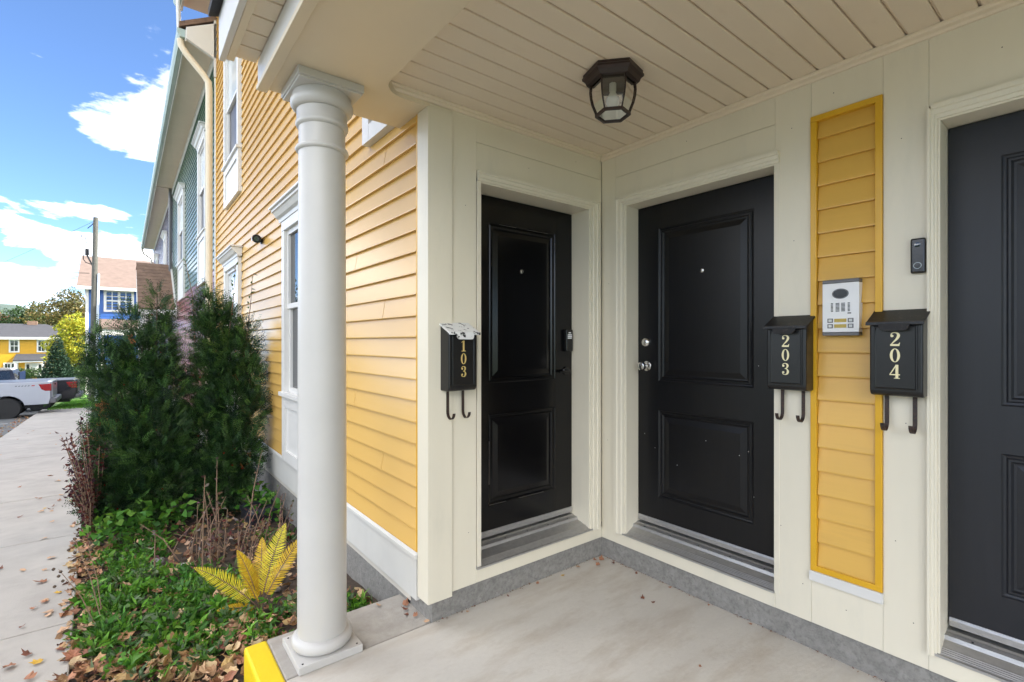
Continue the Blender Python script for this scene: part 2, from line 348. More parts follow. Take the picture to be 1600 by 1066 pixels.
# ------------------------------------------------------------------ shared house pieces
def siding(parent, m, fr, u0, u1, w0, w1, pitch=0.1143, lap=0.020, cut=3.66, name='siding_board', holes=()):
    """lapped boards; each board is its own object, meshes shared by length"""
    n = int(math.ceil((w1 - w0) / pitch - 1e-6)); cache = {}
    for k in range(n):
        z = w0 + k * pitch; top = min(z + pitch, w1) - z
        if cut and u1 - u0 > cut:
            s0 = (k * 1.37) % cut; cuts = [u0] + [c for c in (u0 + s0 + cut * j for j in range(-1, 9)) if u0 + 0.4 < c < u1 - 0.4] + [u1]
        else: cuts = [u0, u1]
        segs = list(zip(cuts, cuts[1:]))
        for (h0, h1, k0, k1) in holes:
            if z >= k0 - 0.004 and z + pitch <= k1 + 0.08:
                new = []
                for a, b in segs:
                    if b <= h0 or a >= h1: new.append((a, b)); continue
                    if a < h0 - 0.02: new.append((a, h0))
                    if b > h1 + 0.02: new.append((h1, b))
                segs = new
        for j, (a, b) in enumerate(segs):
            e = 0.0012 * (j % 2)
            mb = MB(fr)
            mb.extr([(-0.012, 0), (lap + e, 0), (lap + e, 0.006), (0.0012 + e, top + 0.004), (-0.012, top + 0.004)], 0, a, b - 0.0015)
            mb.v = [(x, y, zz + z) for x, y, zz in mb.v]
            mb.build(name, m, parent)
def window(parent, fr, u0, u1, w0, w1, crown=True, apron=None, rail=0.5, upper='blind', lower='screen_glass', muntins=None, m='white_trim', cas=0.09, big=True):
    """double-hung window: casing, sashes with panes, crown moulding, panelled apron"""
    g = MB(fr)
    g.box(u0, u0 + cas, -0.02, 0.035, w0, w1 - cas).box(u1 - cas, u1, -0.02, 0.035, w0, w1 - cas).box(u0, u1, -0.02, 0.037, w1 - cas, w1)
    win = g.build('window', m, parent, bevel=0.003)
    a, b = u0 + cas, u1 - cas; mid = w0 + 0.03 + (w1 - cas - w0 - 0.03) * rail
    MB(fr).box(u0 - 0.02, u1 + 0.02, -0.02, 0.06, w0 - 0.035, w0 + 0.002).build('sill', m, win, bevel=0.004)
    for (z0, z1, v, gm) in ((w0 + 0.002, mid + 0.02, -0.012, lower), (mid - 0.02, w1 - cas, 0.006, upper)):
        s = MB(fr); t = 0.045
        s.box(a, a + t, v - 0.03, v, z0, z1).box(b - t, b, v - 0.03, v, z0, z1).box(a + t, b - t, v - 0.03, v - 0.001, z0, z0 + t).box(a + t, b - t, v - 0.03, v - 0.001, z1 - t, z1)
        if muntins:
            for k in range(1, muntins[0]): uu = a + t + (b - a - 2 * t) * k / muntins[0]; s.box(uu - 0.012, uu + 0.012, v - 0.022, v - 0.004, z0 + t, z1 - t)
            for k in range(1, muntins[1]): ww = z0 + t + (z1 - z0 - 2 * t) * k / muntins[1]; s.box(a + t, b - t, v - 0.021, v - 0.005, ww - 0.012, ww + 0.012)
        s.build('sash', m, win)
        MB(fr).box(a + t - 0.005, b - t + 0.005, v - 0.026, v - 0.022, z0 + t - 0.005, z1 - t + 0.005).build('pane', gm, win)
    if crown:
        MB(fr).extr([(-0.01, w1), (0.045, w1), (0.05, w1 + 0.03), (0.075, w1 + 0.045), (0.10, w1 + 0.085), (0.115, w1 + 0.09), (0.115, w1 + 0.115), (-0.01, w1 + 0.13)], 0, u0 - 0.05, u1 + 0.05).build('crown_moulding', m, win, smooth=25)
        MB(fr).box(u0 - 0.075, u1 + 0.075, -0.01, 0.135, w1 + 0.116, w1 + 0.135).build('crown_cap', m, win, bevel=0.004)
    if apron is not None:
        z1 = w0 - 0.035
        ap = MB(fr); ap.box(u0, u1, -0.02, 0.012, apron, z1); ap.box(u0, u0 + 0.10, 0.012, 0.032, apron, z1 - 0.001).box(u1 - 0.10, u1, 0.012, 0.032, apron, z1 - 0.001)
        ap.box(u0 + 0.10, u1 - 0.10, 0.012, 0.031, apron, apron + 0.10).box(u0 + 0.10, u1 - 0.10, 0.012, 0.031, z1 - 0.10, z1 - 0.001); ap.build('apron_panel', m, win)
    return win
STEPS = [(0, 0), (0.006, -0.006), (0.014, -0.008), (0.020, -0.003), (0.027, -0.003), (0.034, -0.011), (0.042, -0.012), (0.075, -0.002), (0.078, -0.002)]
def door(parent, fr, u0, u1, w0, w1, m, thick=0.045):
    """two-panel steel door, panels pressed in"""
    pw0, pw1 = u0 + 0.155, u1 - 0.155; h = w1 - w0
    lv = [w0, w0 + 0.165, w0 + 0.72, w0 + 0.905, w0 + 1.878, w1]
    mb = MB(fr)
    us = [u0, pw0, pw1, u1]
    for i in range(3):
        for j in range(5):
            if i == 1 and j in (1, 3): continue
            mb.face([(us[i], 0, lv[j]), (us[i + 1], 0, lv[j]), (us[i + 1], 0, lv[j + 1]), (us[i], 0, lv[j + 1])])
    for (a, b) in (((u0, w0), (u1, w0)), ((u1, w0), (u1, w1)), ((u1, w1), (u0, w1)), ((u0, w1), (u0, w0))):
        mb.face([(a[0], 0, a[1]), (b[0], 0, b[1]), (b[0], -thick, b[1]), (a[0], -thick, a[1])])
    mb.face([(u0, -thick, w0), (u1, -thick, w0), (u1, -thick, w1), (u0, -thick, w1)])
    bmw = mb.build('door', m, parent)
    for a, b in ((1, 2), (3, 4)):
        MB(fr).ring_panel(pw0, pw1, lv[a], lv[b], STEPS).build('panel', m, bmw)
    return bmw
def orient_out(o):   # panel/open sheets: nothing to do, two-sided shading
    return o
def door_frame(parent, fr, u0, u1, w0, w1, rec, lo, sillw, left=True, right=True, cas_l=0.09, cas_r=0.09, m='cream'):
    """jambs, stepped casing, head and the aluminium sill; u0..u1, w0..w1 is the door leaf, rec its depth behind the wall face"""
    f = MB(fr)
    j = 0.03
    f.box(u0 - j, u0 - 0.003, -rec - 0.05, 0.002, lo, w1 + j).box(u1 + 0.003, u1 + j, -rec - 0.05, 0.002, lo, w1 + j).box(u0 - 0.003, u1 + 0.003, -rec - 0.05, 0.002, w1 + 0.004, w1 + j)
    fo = f.build('door_frame', m, parent, bevel=0.002)
    st = MB(fr)   # stops
    st.box(u0 - 0.003, u0 + 0.010, -rec + 0.003, -rec + 0.045, lo + 0.08, w1 + 0.004).box(u1 - 0.010, u1 + 0.003, -rec + 0.003, -rec + 0.045, lo + 0.08, w1 + 0.004)
    def casing(a, b, sgn, z0, z1):
        c = MB(fr); wdt = b - a
        if sgn > 0: c.extr([(a, -0.01), (a, 0.010), (a + wdt * 0.25, 0.012), (a + wdt * 0.3, 0.018), (a + wdt * 0.62, 0.020), (a + wdt * 0.68, 0.026), (b, 0.026), (b, -0.01)], 2, z0, z1)
        else: c.extr([(b, -0.01), (b, 0.010), (b - wdt * 0.25, 0.012), (b - wdt * 0.3, 0.018), (b - wdt * 0.62, 0.020), (b - wdt * 0.68, 0.026), (a, 0.026), (a, -0.01)], 2, z0, z1)
        c.build('casing', m, fo)
    if right: casing(u1 + 0.012, u1 + cas_r, 1, lo - 0.0, w1 + 0.055)
    if left: casing(u0 - cas_l, u0 - 0.012, -1, lo - 0.0, w1 + 0.055)
    z0 = w1 + 0.012; wd = 0.055
    a = u0 - cas_l * 0.7 if left else u0 - 0.03; b = u1 + cas_r * 0.7 if right else u1 + 0.03
    MB(fr).extr([(-0.01, z0), (0.010, z0), (0.012, z0 + wd * 0.25), (0.018, z0 + wd * 0.3), (0.020, z0 + wd * 0.62), (0.0265, z0 + wd * 0.68), (0.0265, z0 + wd), (-0.01, z0 + wd)], 0, a, b).build('head_casing', m, fo)
    # sill: sloped ribbed aluminium tread with a step against the leaf
    prof = [(-rec - 0.05, lo), (0.012, lo), (0.012, lo + 0.010)]
    for k in range(5):
        t = k / 5; v = 0.004 - 0.042 * t; z = lo + 0.011 + 0.020 * t
        prof += [(v, z), (v - 0.005, z + 0.0025), (v - 0.006, z + 0.0008)]
    prof += [(-rec + 0.055, lo + 0.046), (-rec + 0.050, lo + 0.062), (-rec + 0.02, lo + 0.066), (-rec + 0.01, lo + 0.072), (-rec - 0.05, lo + 0.072)]
    MB(fr).extr(prof, 0, u0 - sillw[0], u1 + sillw[1]).build('door_sill', 'aluminium', fo)
    for k in range(5):
        uu = u0 + 0.08 + (u1 - u0 - 0.16) * k / 4; MB(fr).box(uu - 0.004, uu + 0.004, -rec + 0.036, -rec + 0.042, lo + 0.0645, lo + 0.0655).build('screw', 'plastic_black', fo)
    return fo
def sweep(d, fr, u0, u1, w0, v):
    MB(fr).extr([(v, w0 - 0.012), (v + 0.008, w0 - 0.012), (v + 0.009, w0 + 0.012), (v + 0.004, w0 + 0.022), (v, w0 + 0.022)], 0, u0 + 0.004, u1 - 0.004).build('door_sweep', 'aluminium', d)
def disc(fr, u, v, w, r, t, n=20):
    mb = MB(fr); A = []; B = []
    for k in range(n):
        a = 2 * math.pi * k / n; A.append(mb.P(u + r * math.cos(a), v, w + r * math.sin(a))); B.append(mb.P(u + r * 0.9 * math.cos(a), v + t, w + r * 0.9 * math.sin(a)))
    for k in range(n): mb.f.append([A[k], A[(k + 1) % n], B[(k + 1) % n], B[k]])
    mb.f.append(B); mb.f.append(A[::-1]); return mb
def turned(fr, u, w, prof, n=20):
    """solid of revolution about the outward axis: prof = (radius, out)"""
    mb = MB(fr); rings = []
    for r, v in prof: rings.append([mb.P(u + r * math.cos(2 * math.pi * k / n), v, w + r * math.sin(2 * math.pi * k / n)) for k in range(n)])
    for A, B in zip(rings, rings[1:]):
        for k in range(n): mb.f.append([A[k], A[(k + 1) % n], B[(k + 1) % n], B[k]])
    mb.f.append(rings[0][::-1]); mb.f.append(rings[-1]); return mb

# ------------------------------------------------------------------ the yellow row house with the porch
XF, YE = 1.235, 9.65            # facade plane, far end of the facade
XD, YD = 2.55, 2.243            # porch wall with doors 203/204, porch side wall with door 103
house = thing('row_house', 'yellow clapboard row house with a recessed porch of three black doors', 'house', (XF, YD, 0))
A_, B_, F_ = FX(XD), FY(YD), FX(XF)
# masses behind the cladding
MB().box(XD + 0.03, 9.5, -9, YE, -0.6, 2.9).build('wall_core', 'cream', house) if False else None
core = MB(); core.box(XF + 0.012, 9.5, YD + 0.25, YE, 0.02, 7.42).box(XD + 0.19, 9.5, -9, YD + 0.249, 0.02, 2.9).box(XF + 0.012, 9.5, -9, YD + 0.249, 2.9, 7.42)
core.build('wall_core', 'pale_siding', house)
MB().box(1.25, 9.4, YD + 0.25, YE - 0.01, -1.2, 0.10).box(XD + 0.012, 9.4, -9, YD + 0.3, -1.2, 0.145).box(1.25, XD + 0.1, YD + 0.014, YD + 0.3, -1.2, 0.145).build('foundation', 'foundation', house, bevel=0.004)
# facade siding
siding(house, 'gold_siding', F_, YD + 0.12, YE, 0.342, 7.40, holes=[(3.90, 5.04, 0.342, 2.60), (7.36, 8.52, 0.342, 2.60), (7.36, 8.56, 3.47, 5.82), (2.60, 3.02, 2.70, 4.6)])
MB(F_).box(YD + 0.105, YD + 0.122, -0.01, 0.018, 0.342, 2.70).build('edge_trim', 'gold_trim', house)
MB(F_).box(YE - 0.02, YE + 0.012, -0.01, 0.02, 0.342, 6.3).build('edge_trim', 'gold_trim', house)
MB(F_).box(YD + 0.13, YE + 0.12, -0.02, 0.014, 0.075, 0.306).build('skirt_board', 'skirt_white', house, bevel=0.003)
MB(F_).extr([(-0.02, 0.306), (0.032, 0.306), (0.032, 0.328), (0.016, 0.341), (-0.02, 0.341)], 0, YD + 0.1065, YE + 0.12).build('skirt_cap', 'skirt_white', house, bevel=0.002)
MB(F_).box(YE + 0.013, YE + 0.15, -0.02, 0.028, 0.342, 6.4).build('corner_board', 'cream', house, bevel=0.003)
# corner post of the porch
MB().box(1.215, 1.36, 2.231, 2.346, 0.112, 2.6665).build('corner_post', 'cream', house, bevel=0.002)
# side wall (door 103)
DL, DR, DZ0, DZ1 = 1.556, 2.42, 0.305, 2.337
OP = 1.52
def board(fr, u0, u1, w0, w1, v=0.0, m='cream', name='trim_board'): return MB(fr).box(u0, u1, -0.03, v, w0, w1).build(name, m, house, bevel=0.0015)
board(B_, 1.361, OP, 0.13, 2.70); board(B_, 1.2325, 1.3605, 2.55, 2.70, -0.002)
board(B_, OP + 0.0005, 2.549, 2.408, 2.560, -0.001); board(B_, OP + 0.0005, 2.549, 2.5615, 2.70, -0.001)
board(B_, 2.512, 2.549, 0.145, 2.407, -0.002)
board(B_, OP + 0.0005, 2.549, 0.132, 0.2035, 0.002, name='sill_board')
door_frame(house, B_, DL, DR, DZ0, DZ1, 0.157, 0.205, (0.034, 0.085), left=False, m='cream')
MB(B_).box(OP - 0.02, DL - 0.031, -0.2, -0.031, 0.14, 2.6).build('jamb_return', 'cream', house)
d103 = door(house, FY(YD + 0.157), DL, DR, DZ0, DZ1, 'door_gloss'); sweep(d103, FY(YD + 0.157), DL, DR, DZ0, 0.0)
fr = FY(YD + 0.157)
turned(fr, 1.975, 1.905, [(0.011, -0.002), (0.013, 0.002), (0.011, 0.005), (0.005, 0.006)], 16).build('peephole', 'steel', d103, smooth=40)
MB(fr).box(2.338, 2.405, -0.002, 0.03, 1.395, 1.545).build('keypad', 'plastic_black', d103, bevel=0.008)
k_ = MB(fr)
for i, z in enumerate((1.522, 1.508, 1.497, 1.486)): k_.box(2.352 + (0.008 if i == 0 else 0), 2.392 - (0.008 if i == 0 else 0), 0.0302, 0.0310, z - 0.004, z + 0.003)
k_.build('keypad_sticker', 'plastic_white', d103)
lv = turned(fr, 2.365, 1.262, [(0.028, -0.002), (0.030, 0.004), (0.026, 0.010), (0.010, 0.012), (0.010, 0.045), (0.006, 0.048)], 18)
lv.tube([(2.365, 0.042, 1.262), (2.32, 0.046, 1.262), (2.262, 0.043, 1.258)], [0.009, 0.008, 0.006], 8); lv.build('lever_handle', 'plastic_black', d103, smooth=40)

# long porch wall (doors 203 and 204)
E0, E1 = 1.116, 2.030           # leaf of 203 along Y
G1, G0 = 0.472, -0.442          # leaf of 204
board(A_, 2.121, 2.2425, 0.132, 2.70)
board(A_, 1.108, 2.1205, 2.408, 2.545, -0.001); board(A_, 1.108, 2.1205, 2.5465, 2.70, -0.001)
board(A_, 0.9435, 1.1075, 0.132, 2.70)
board(A_, 0.6635, 0.943, 2.5195, 2.70, -0.001)
board(A_, 0.6635, 0.943, 0.132, 0.338, -0.001)
board(A_, 0.511, 0.663, 0.132, 2.70)
board(A_, -0.56, 0.5105, 2.408, 2.70, -0.001); board(A_, -0.75, -0.5605, 0.132, 2.70); board(A_, -2.6, -0.7505, 0.132, 2.70, -0.001)
board(A_, 1.108, 2.1205, 0.132, 0.2035, 0.002, name='sill_board'); board(A_, -0.56, 0.5105, 0.132, 0.2035, 0.002, name='sill_board')
fr = FX(XD + 0.12)
for (a, b, m, kw) in ((E0, E1, 'door_black', dict(left=False, cas_r=0.09)), (G0, G1, 'door_dark', dict(left=True, cas_r=0.04, cas_l=0.04))):
    door_frame(house, A_, a, b, DZ0, DZ1, 0.12, 0.205, (0.007, 0.09) if a > 0 else (0.04, 0.037), m='cream', **kw)
    d = door(house, fr, a, b, DZ0, DZ1, m); sweep(d, fr, a, b, DZ0, 0.0)
    turned(fr, (a + b) / 2, 1.880, [(0.011, -0.002), (0.013, 0.002), (0.011, 0.005), (0.005, 0.006)], 16).build('peephole', 'steel', d, smooth=40)
    turned(fr, b - 0.07 if a > 0 else a + 0.07, 1.303, [(0.014, -0.002), (0.0145, 0.05), (0.026, 0.055), (0.029, 0.07), (0.026, 0.088), (0.012, 0.094)] if False else [(0.032, -0.002), (0.032, 0.005), (0.013, 0.010), (0.012, 0.032), (0.024, 0.040), (0.029, 0.054), (0.025, 0.070), (0.010, 0.075)], 24).build('door_knob', 'steel', d, smooth=50)
    turned(fr, b - 0.065 if a > 0 else a + 0.065, 1.457, [(0.030, -0.002), (0.031, 0.012), (0.024, 0.020), (0.020, 0.024), (0.004, 0.0245)], 24).build('deadbolt', 'steel', d, smooth=50)
# nail heads and worn edges
for (fr_, pts) in ((A_, [(1.03, 2.50), (1.02, 1.95), (1.08, 0.55), (0.98, 0.30), (0.60, 2.31), (0.585, 1.12), (0.62, 0.62), (0.56, 0.30), (0.80, 0.25), (2.18, 1.85), (2.19, 0.80), (1.6, 2.62), (0.85, 2.60), (0.30, 2.55)]), (B_, [(1.45, 2.2), (1.44, 1.05), (1.47, 0.42), (1.9, 2.5), (2.3, 2.63), (2.05, 0.165)])):
    for (u, w) in pts: turned(fr_, u, w, [(0.0022, 0.0), (0.002, 0.0006)], 8).build('nail_head', 'rust_iron', house)
fr = FY(YD + 0.157)
for (u0, u1, w0, w1) in ((1.722, 1.85, 0.4745, 0.4765), (1.95, 2.16, 0.4738, 0.4755), (1.7205, 1.7220, 0.60, 0.86), (1.80, 1.93, 2.176, 2.178), (2.02, 2.20, 2.1755, 2.177), (2.262, 2.2635, 2.06, 2.12)):
    MB(fr).box(u0, u1, -0.004, 0.0006, w0, w1).build('worn_edge', 'scuff', d103)
for (y_, z_) in ((1.90, 0.78), (1.55, 0.88), (1.30, 0.86), (1.74, 0.70), (1.27, 0.62), (1.98, 0.86), (1.35, 0.83), (1.245, 1.33)): turned(FX(XD + 0.12), y_, z_, [(0.0025, -0.012), (0.002, 0.0008)], 6).build('paint_chip', 'plastic_white', house)
# yellow louvre-like panel between the doors
PZ0, PZ1, PY0, PY1 = 0.385, 2.518, 0.6635, 0.943
bt = 0.026
for (u0, u1, w0, w1) in ((PY0, PY0 + bt, PZ0 + bt, PZ1 - bt), (PY1 - bt, PY1, PZ0 + bt, PZ1 - bt), (PY0, PY1, PZ0, PZ0 + bt), (PY0, PY1, PZ1 - bt, PZ1)):
    MB(A_).box(u0, u1, -0.03, 0.012, w0, w1).build('panel_frame', 'gold_trim', house, bevel=0.0015)
siding(house, 'gold_panel', FX(XD + 0.017), PY0 + bt, PY1 - bt, PZ0 + bt, PZ1 - bt, pitch=0.1110, lap=0.020, cut=None, name='panel_board')
MB(A_).box(PY0 - 0.004, PY1 + 0.004, -0.03, 0.02, 0.339, 0.3845).build('panel_sill', 'white_trim', house, bevel=0.002)
# porch ceiling
ceil = MB().box(0.90, 2.58, -3.2, YD + 0.02, 2.742, 2.80).build('porch_ceiling', 'soffit', house)
y = YD - 0.004; k = 0
while y > -3.1:
    p = 0.1105
    MB().extr([(y - p + 0.004, 2.722), (y - 0.011, 2.722), (y - 0.005, 2.731), (y - 0.0005, 2.732), (y - 0.0005, 2.741), (y - p + 0.001, 2.741), (y - p + 0.001, 2.725)], 0, 0.95, XD + 0.02).build('ceiling_board', 'soffit', ceil); y -= p; k += 1
MB(A_).extr([(-0.02, 2.683), (0.010, 2.683), (0.016, 2.692), (0.016, 2.706), (0.024, 2.712), (0.024, 2.7215), (-0.02, 2.7215)], 0, -3.0, YD - 0.001).build('ceiling_moulding', 'soffit', house)
MB(B_).extr([(-0.02, 2.690), (0.010, 2.690), (0.016, 2.698), (0.016, 2.708), (0.024, 2.713), (0.024, 2.7212), (-0.02, 2.7212)], 0, 0.965, XD - 0.025).build('ceiling_moulding', 'soffit', house)
# beam, lip, little eave and porch roof
bm_ = MB()
BX0, BX1, BZ, BY = 0.502, 0.964, 2.667, 2.57
outline = [(BX0, -3.2), (BX1, -3.2), (BX1, YD - 0.12)] + [(BX1 + 0.12 - 0.12 * math.cos(t), YD - 0.12 + 0.12 * math.sin(t)) for t in [math.pi / 2 * k / 8 for k in range(1, 9)]] + [(1.232, YD), (1.232, BY), (BX0, BY)]
bm_.extr(outline, 2, BZ, 3.02); bm_.build('porch_beam', 'beam_cream', house)
MB().box(BX0 - 0.012, BX0 + 0.035, -3.2, BY + 0.012, BZ - 0.012, BZ + 0.012).build('beam_lip', 'beam_cream', house, bevel=0.003)
MB().box(BX0 - 0.006, BX0 - 0.0003, -3.2, BY + 0.006, BZ + 0.0125, 2.792).build('beam_face', 'white_trim', house)
es = MB().box(0.37, BX0 - 0.007, -3.2, BY + 0.05, 2.815, 2.83).build('eave_soffit', 'soffit', house)
y = BY + 0.05
while y > -3.0:
    MB().extr([(y - 0.127, 2.797), (y - 0.011, 2.797), (y - 0.006, 2.806), (y - 0.0005, 2.807), (y - 0.0005, 2.8145), (y - 0.1285, 2.8145)], 0, 0.405, BX0 - 0.0065).build('soffit_board', 'soffit', es); y -= 0.129
MB().box(0.372, 0.404, -3.2, BY + 0.055, 2.778, 2.83).build('soffit_channel', 'beam_cream', house, bevel=0.003)
MB().box(0.345, 0.371, -3.2, BY + 0.08, 2.776, 2.985).build('fascia', 'white_trim', house, bevel=0.003)
MB().box(0.371, 1.232, BY + 0.0005, BY + 0.03, 2.80, 2.985).build('fascia', 'white_trim', house, bevel=0.003) if False else None
MB().extr([(0.305, 2.975), (1.22, 3.33), (1.22, 3.37), (0.305, 3.012)], 1, -3.2, BY + 0.10).build('porch_roof', 'shingle_dark', house)
# column
def column(cx, cy, parent):
    r0, r1 = 0.110, 0.105
    pr = [(r0, 0.07)]
    top = BZ - 0.045
    for t in np.linspace(0, 1, 14): pr.append((r0 - (r0 - r1) * t ** 1.6, 0.075 + (2.338 - 0.075) * t))
    a = 2.348
    pr += [(r1 + 0.001, a), (r1 + 0.011, a + 0.004), (r1 + 0.015, a + 0.013), (r1 + 0.011, a + 0.022), (r1 + 0.001, a + 0.026), (r1 - 0.001, a + 0.035), (r1 - 0.001, a + 0.115)]
    pr += [(r1 + 0.009, a + 0.120), (r1 + 0.013, a + 0.128), (r1 + 0.012, a + 0.138), (r1 + 0.008, a + 0.146), (r1 + 0.008, top - 0.075)]
    c = MB().lathe(pr, (cx, cy, 0), 56).build('porch_column', 'column_white', parent, smooth=50)
    q = top - 0.08
    cap = [(r1 - 0.005, q), (r1 + 0.010, q + 0.002)] + [(r1 + 0.010 + 0.026 * math.sin(t), q + 0.034 - 0.032 * math.cos(t)) for t in np.linspace(0.2, math.pi * 0.75, 8)] + [(r1 + 0.024, top)]
    MB().lathe(cap, (cx, cy, 0), 56).build('capital', 'column_white', c, smooth=40)
    MB().box(cx - 0.148, cx + 0.148, cy - 0.148, cy + 0.148, top + 0.008, BZ - 0.0005).box(cx - 0.142, cx + 0.142, cy - 0.142, cy + 0.142, top - 0.002, top + 0.0085).build('abacus', 'column_white', c, bevel=0.003)
    MB().box(cx - 0.143, cx + 0.143, cy - 0.143, cy + 0.143, 0.0005, 0.036).build('plinth', 'column_white', c, bevel=0.003)
    base = [(r0 + 0.0005, 0.036)] + [(r0 + 0.004 + 0.022 * math.sin(t), 0.064 - 0.028 * math.cos(t)) for t in np.linspace(0.1, math.pi - 0.3, 10)] + [(r0 - 0.002, 0.094)]
    MB().lathe(base, (cx, cy, 0), 56).build('base_ring', 'column_white', c, smooth=50)
    for sx in (-1, 1):
        for sy in (-1, 1): MB().lathe([(0.005, 0.0362), (0.004, 0.0372)], (cx + sx * 0.122, cy + sy * 0.122, 0), 10).build('screw_hole', 'plastic_black', c)
column(0.738, 2.392, house); column(0.738, -2.7, house)
# facade windows
window(house, FX(XF - 0.026), 3.90, 5.04, 0.985, 2.60, apron=0.342, rail=0.52, upper='window_glass', lower='window_glass')
window(house, FX(XF - 0.026), 7.36, 8.52, 0.985, 2.60, apron=0.342, rail=0.52, upper='blind', lower='window_glass')
window(house, FX(XF - 0.026), 7.36, 8.56, 4.08, 5.82, crown=False, apron=3.47, rail=0.5, upper='blind')
window(house, FX(XF - 0.026), 2.60, 3.02, 3.30, 4.6, crown=False, apron=2.70, rail=0.5)
# eave, gutter, roof
MB().extr([(0.80, 7.40), (XF + 0.02, 7.40), (XF + 0.02, 7.43), (0.80, 7.43)], 1, -9, YE + 0.75).build('soffit', 'soffit', house)
MB().box(0.77, 0.80, -9, YE + 0.75, 7.30, 7.52).build('fascia', 'gutter', house)
MB().extr([(0.66, 7.52), (0.67, 7.42), (0.70, 7.38), (0.769, 7.38), (0.769, 7.52)], 1, -9, YE + 0.80).build('gutter', 'gutter_green', house)
MB().extr([(0.70, 7.53), (5.4, 10.3), (5.4, 10.42), (0.70, 7.62)], 1, -9, YE + 0.8).extr([(10.1, 7.53), (5.401, 10.3), (5.401, 10.42), (10.1, 7.62)], 1, -9, YE + 0.8).build('roof', 'shingle_dark', house)
MB().extr([(XF + 0.012, 7.42), (9.5, 7.42), (5.4, 10.3)], 1, YE - 0.2, YE - 0.001).build('gable_wall', 'pale_siding', house)
MB().tube([(0.72, YE + 0.55, 7.38), (0.72, YE + 0.5, 7.2), (0.73, YE + 0.42, 6.62)], 0.035, 10).build('short_downspout', 'white_trim', house, smooth=40)

# ------------------------------------------------------------------ neighbouring row houses
def row_neighbour(label, y0, y1, m, m2, wins, pitch=0.1143):
    h = thing('row_house', label, 'house', (XF, y0, zg(y0)))
    fr = FX(XF + 0.006)
    MB().box(XF + 0.018, 9.5, y0 + 0.002, y1, 0.0, 6.55).build('wall_core', 'pale_siding', h)
    MB().box(XF + 0.03, 9.4, y0 + 0.002, y1 - 0.002, -2.6, -0.02).build('foundation', 'foundation', h)
    z0 = 0.342 - 0.1143 * 6
    hs = [(a, b, ap, w1) for (a, b, w0, w1, ap) in wins]; nl = 27
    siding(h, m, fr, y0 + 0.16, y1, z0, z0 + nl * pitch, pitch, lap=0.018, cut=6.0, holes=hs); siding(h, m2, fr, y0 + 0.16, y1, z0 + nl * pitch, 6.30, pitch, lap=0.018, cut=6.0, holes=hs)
    MB(fr).box(y0 + 0.13, y1, -0.02, 0.02, z0 - 0.3, z0).build('skirt_board', 'skirt_white', h)
    MB(fr).box(y0 + 0.16, y1, -0.01, 0.03, 6.301, 6.52).build('frieze_board', 'white_trim', h)
    for (a, b, w0, w1, ap) in wins: window(h, FX(XF - 0.02), a, b, w0, w1, crown=True, apron=ap, rail=0.5, upper='blind')
    MB().box(0.80, XF + 0.03, y0 + 0.05, y1, 6.52, 6.549).build('soffit', 'soffit', h)
    MB().box(0.78, 0.799, y0 + 0.05, y1, 6.44, 6.62).build('fascia', 'gutter', h)
    MB().extr([(0.67, 6.62), (0.68, 6.53), (0.71, 6.49), (0.779, 6.49), (0.779, 6.62)], 1, y0 + 0.05, y1 + 0.1).build('gutter', 'gutter_green', h)
    MB().extr([(0.70, 6.64), (5.4, 9.3), (5.4, 9.42), (0.70, 6.72)], 1, y0 + 0.03, y1 + 0.1).extr([(10.1, 6.64), (5.401, 9.3), (5.401, 9.42), (10.1, 6.72)], 1, y0 + 0.03, y1 + 0.1).build('roof', 'shingle', h)
    MB().extr([(XF + 0.018, 6.55), (9.5, 6.55), (5.4, 9.28)], 1, y0 + 0.1, y0 + 0.3).extr([(XF + 0.018, 6.55), (9.5, 6.55), (5.4, 9.28)], 1, y1 - 0.3, y1 - 0.1).build('gable_wall', 'pale_siding', h)
    return h
red = row_neighbour('dark red clapboard row house with sky reflection painted grey-green on the upper boards beyond the yellow facade', YE, 19.6, 'red_siding', 'sky_reflection_siding', [(10.85, 12.05, 3.62, 5.45, 2.62), (15.3, 16.9, 3.62, 5.45, 2.62)])
MB().extr([(YE - 0.02, 6.28), (YE + 0.25, 6.28), (YE + 0.25, 6.78), (YE - 0.02, 6.78)], 0, 0.80, XF + 0.02).build('eave_return', 'white_trim', red, bevel=0.006) if False else MB().extr([(0.79, 6.45), (XF - 0.02, 6.25), (XF - 0.02, 6.86), (0.79, 6.63)], 1, YE - 0.03, YE + 0.049).build('eave_return', 'white_trim', red, bevel=0.005)
MB(F_).box(YE - 0.03, YE + 0.02, 0.02, 0.05, 5.95, 6.9).build('return_trim', 'white_trim', red)
ds = [(0.725, YE + 0.16, 6.49), (0.735, YE + 0.16, 6.40), (0.80, YE + 0.14, 6.28), (1.05, YE + 0.10, 5.98), (1.115, YE + 0.09, 5.88), (1.125, YE + 0.09, 5.75), (1.125, YE + 0.09, -0.3)]
MB().tube(ds, 0.052, 12).build('downspout', 'beam_cream', red, smooth=40)
slate = row_neighbour('slate clapboard row house with a shingled porch roof projecting over the shrubs', 19.62, 33.2, 'slate_siding', 'slate_siding', [(22.2, 23.5, 3.62, 5.45, 2.62), (28.2, 29.6, 3.62, 5.45, 2.62)])
MB().tube([(1.17, 19.62, 6.5), (1.17, 19.62, -1.0)], 0.045, 8).build('downspout', 'plastic_grey', slate)
MB().tube([(0.72, 33.1, 6.49), (0.80, 33.15, 6.25), (1.12, 33.18, 6.0), (1.15, 33.18, 5.8), (1.15, 33.18, -1.6)], 0.05, 8).build('downspout', 'gutter', slate)
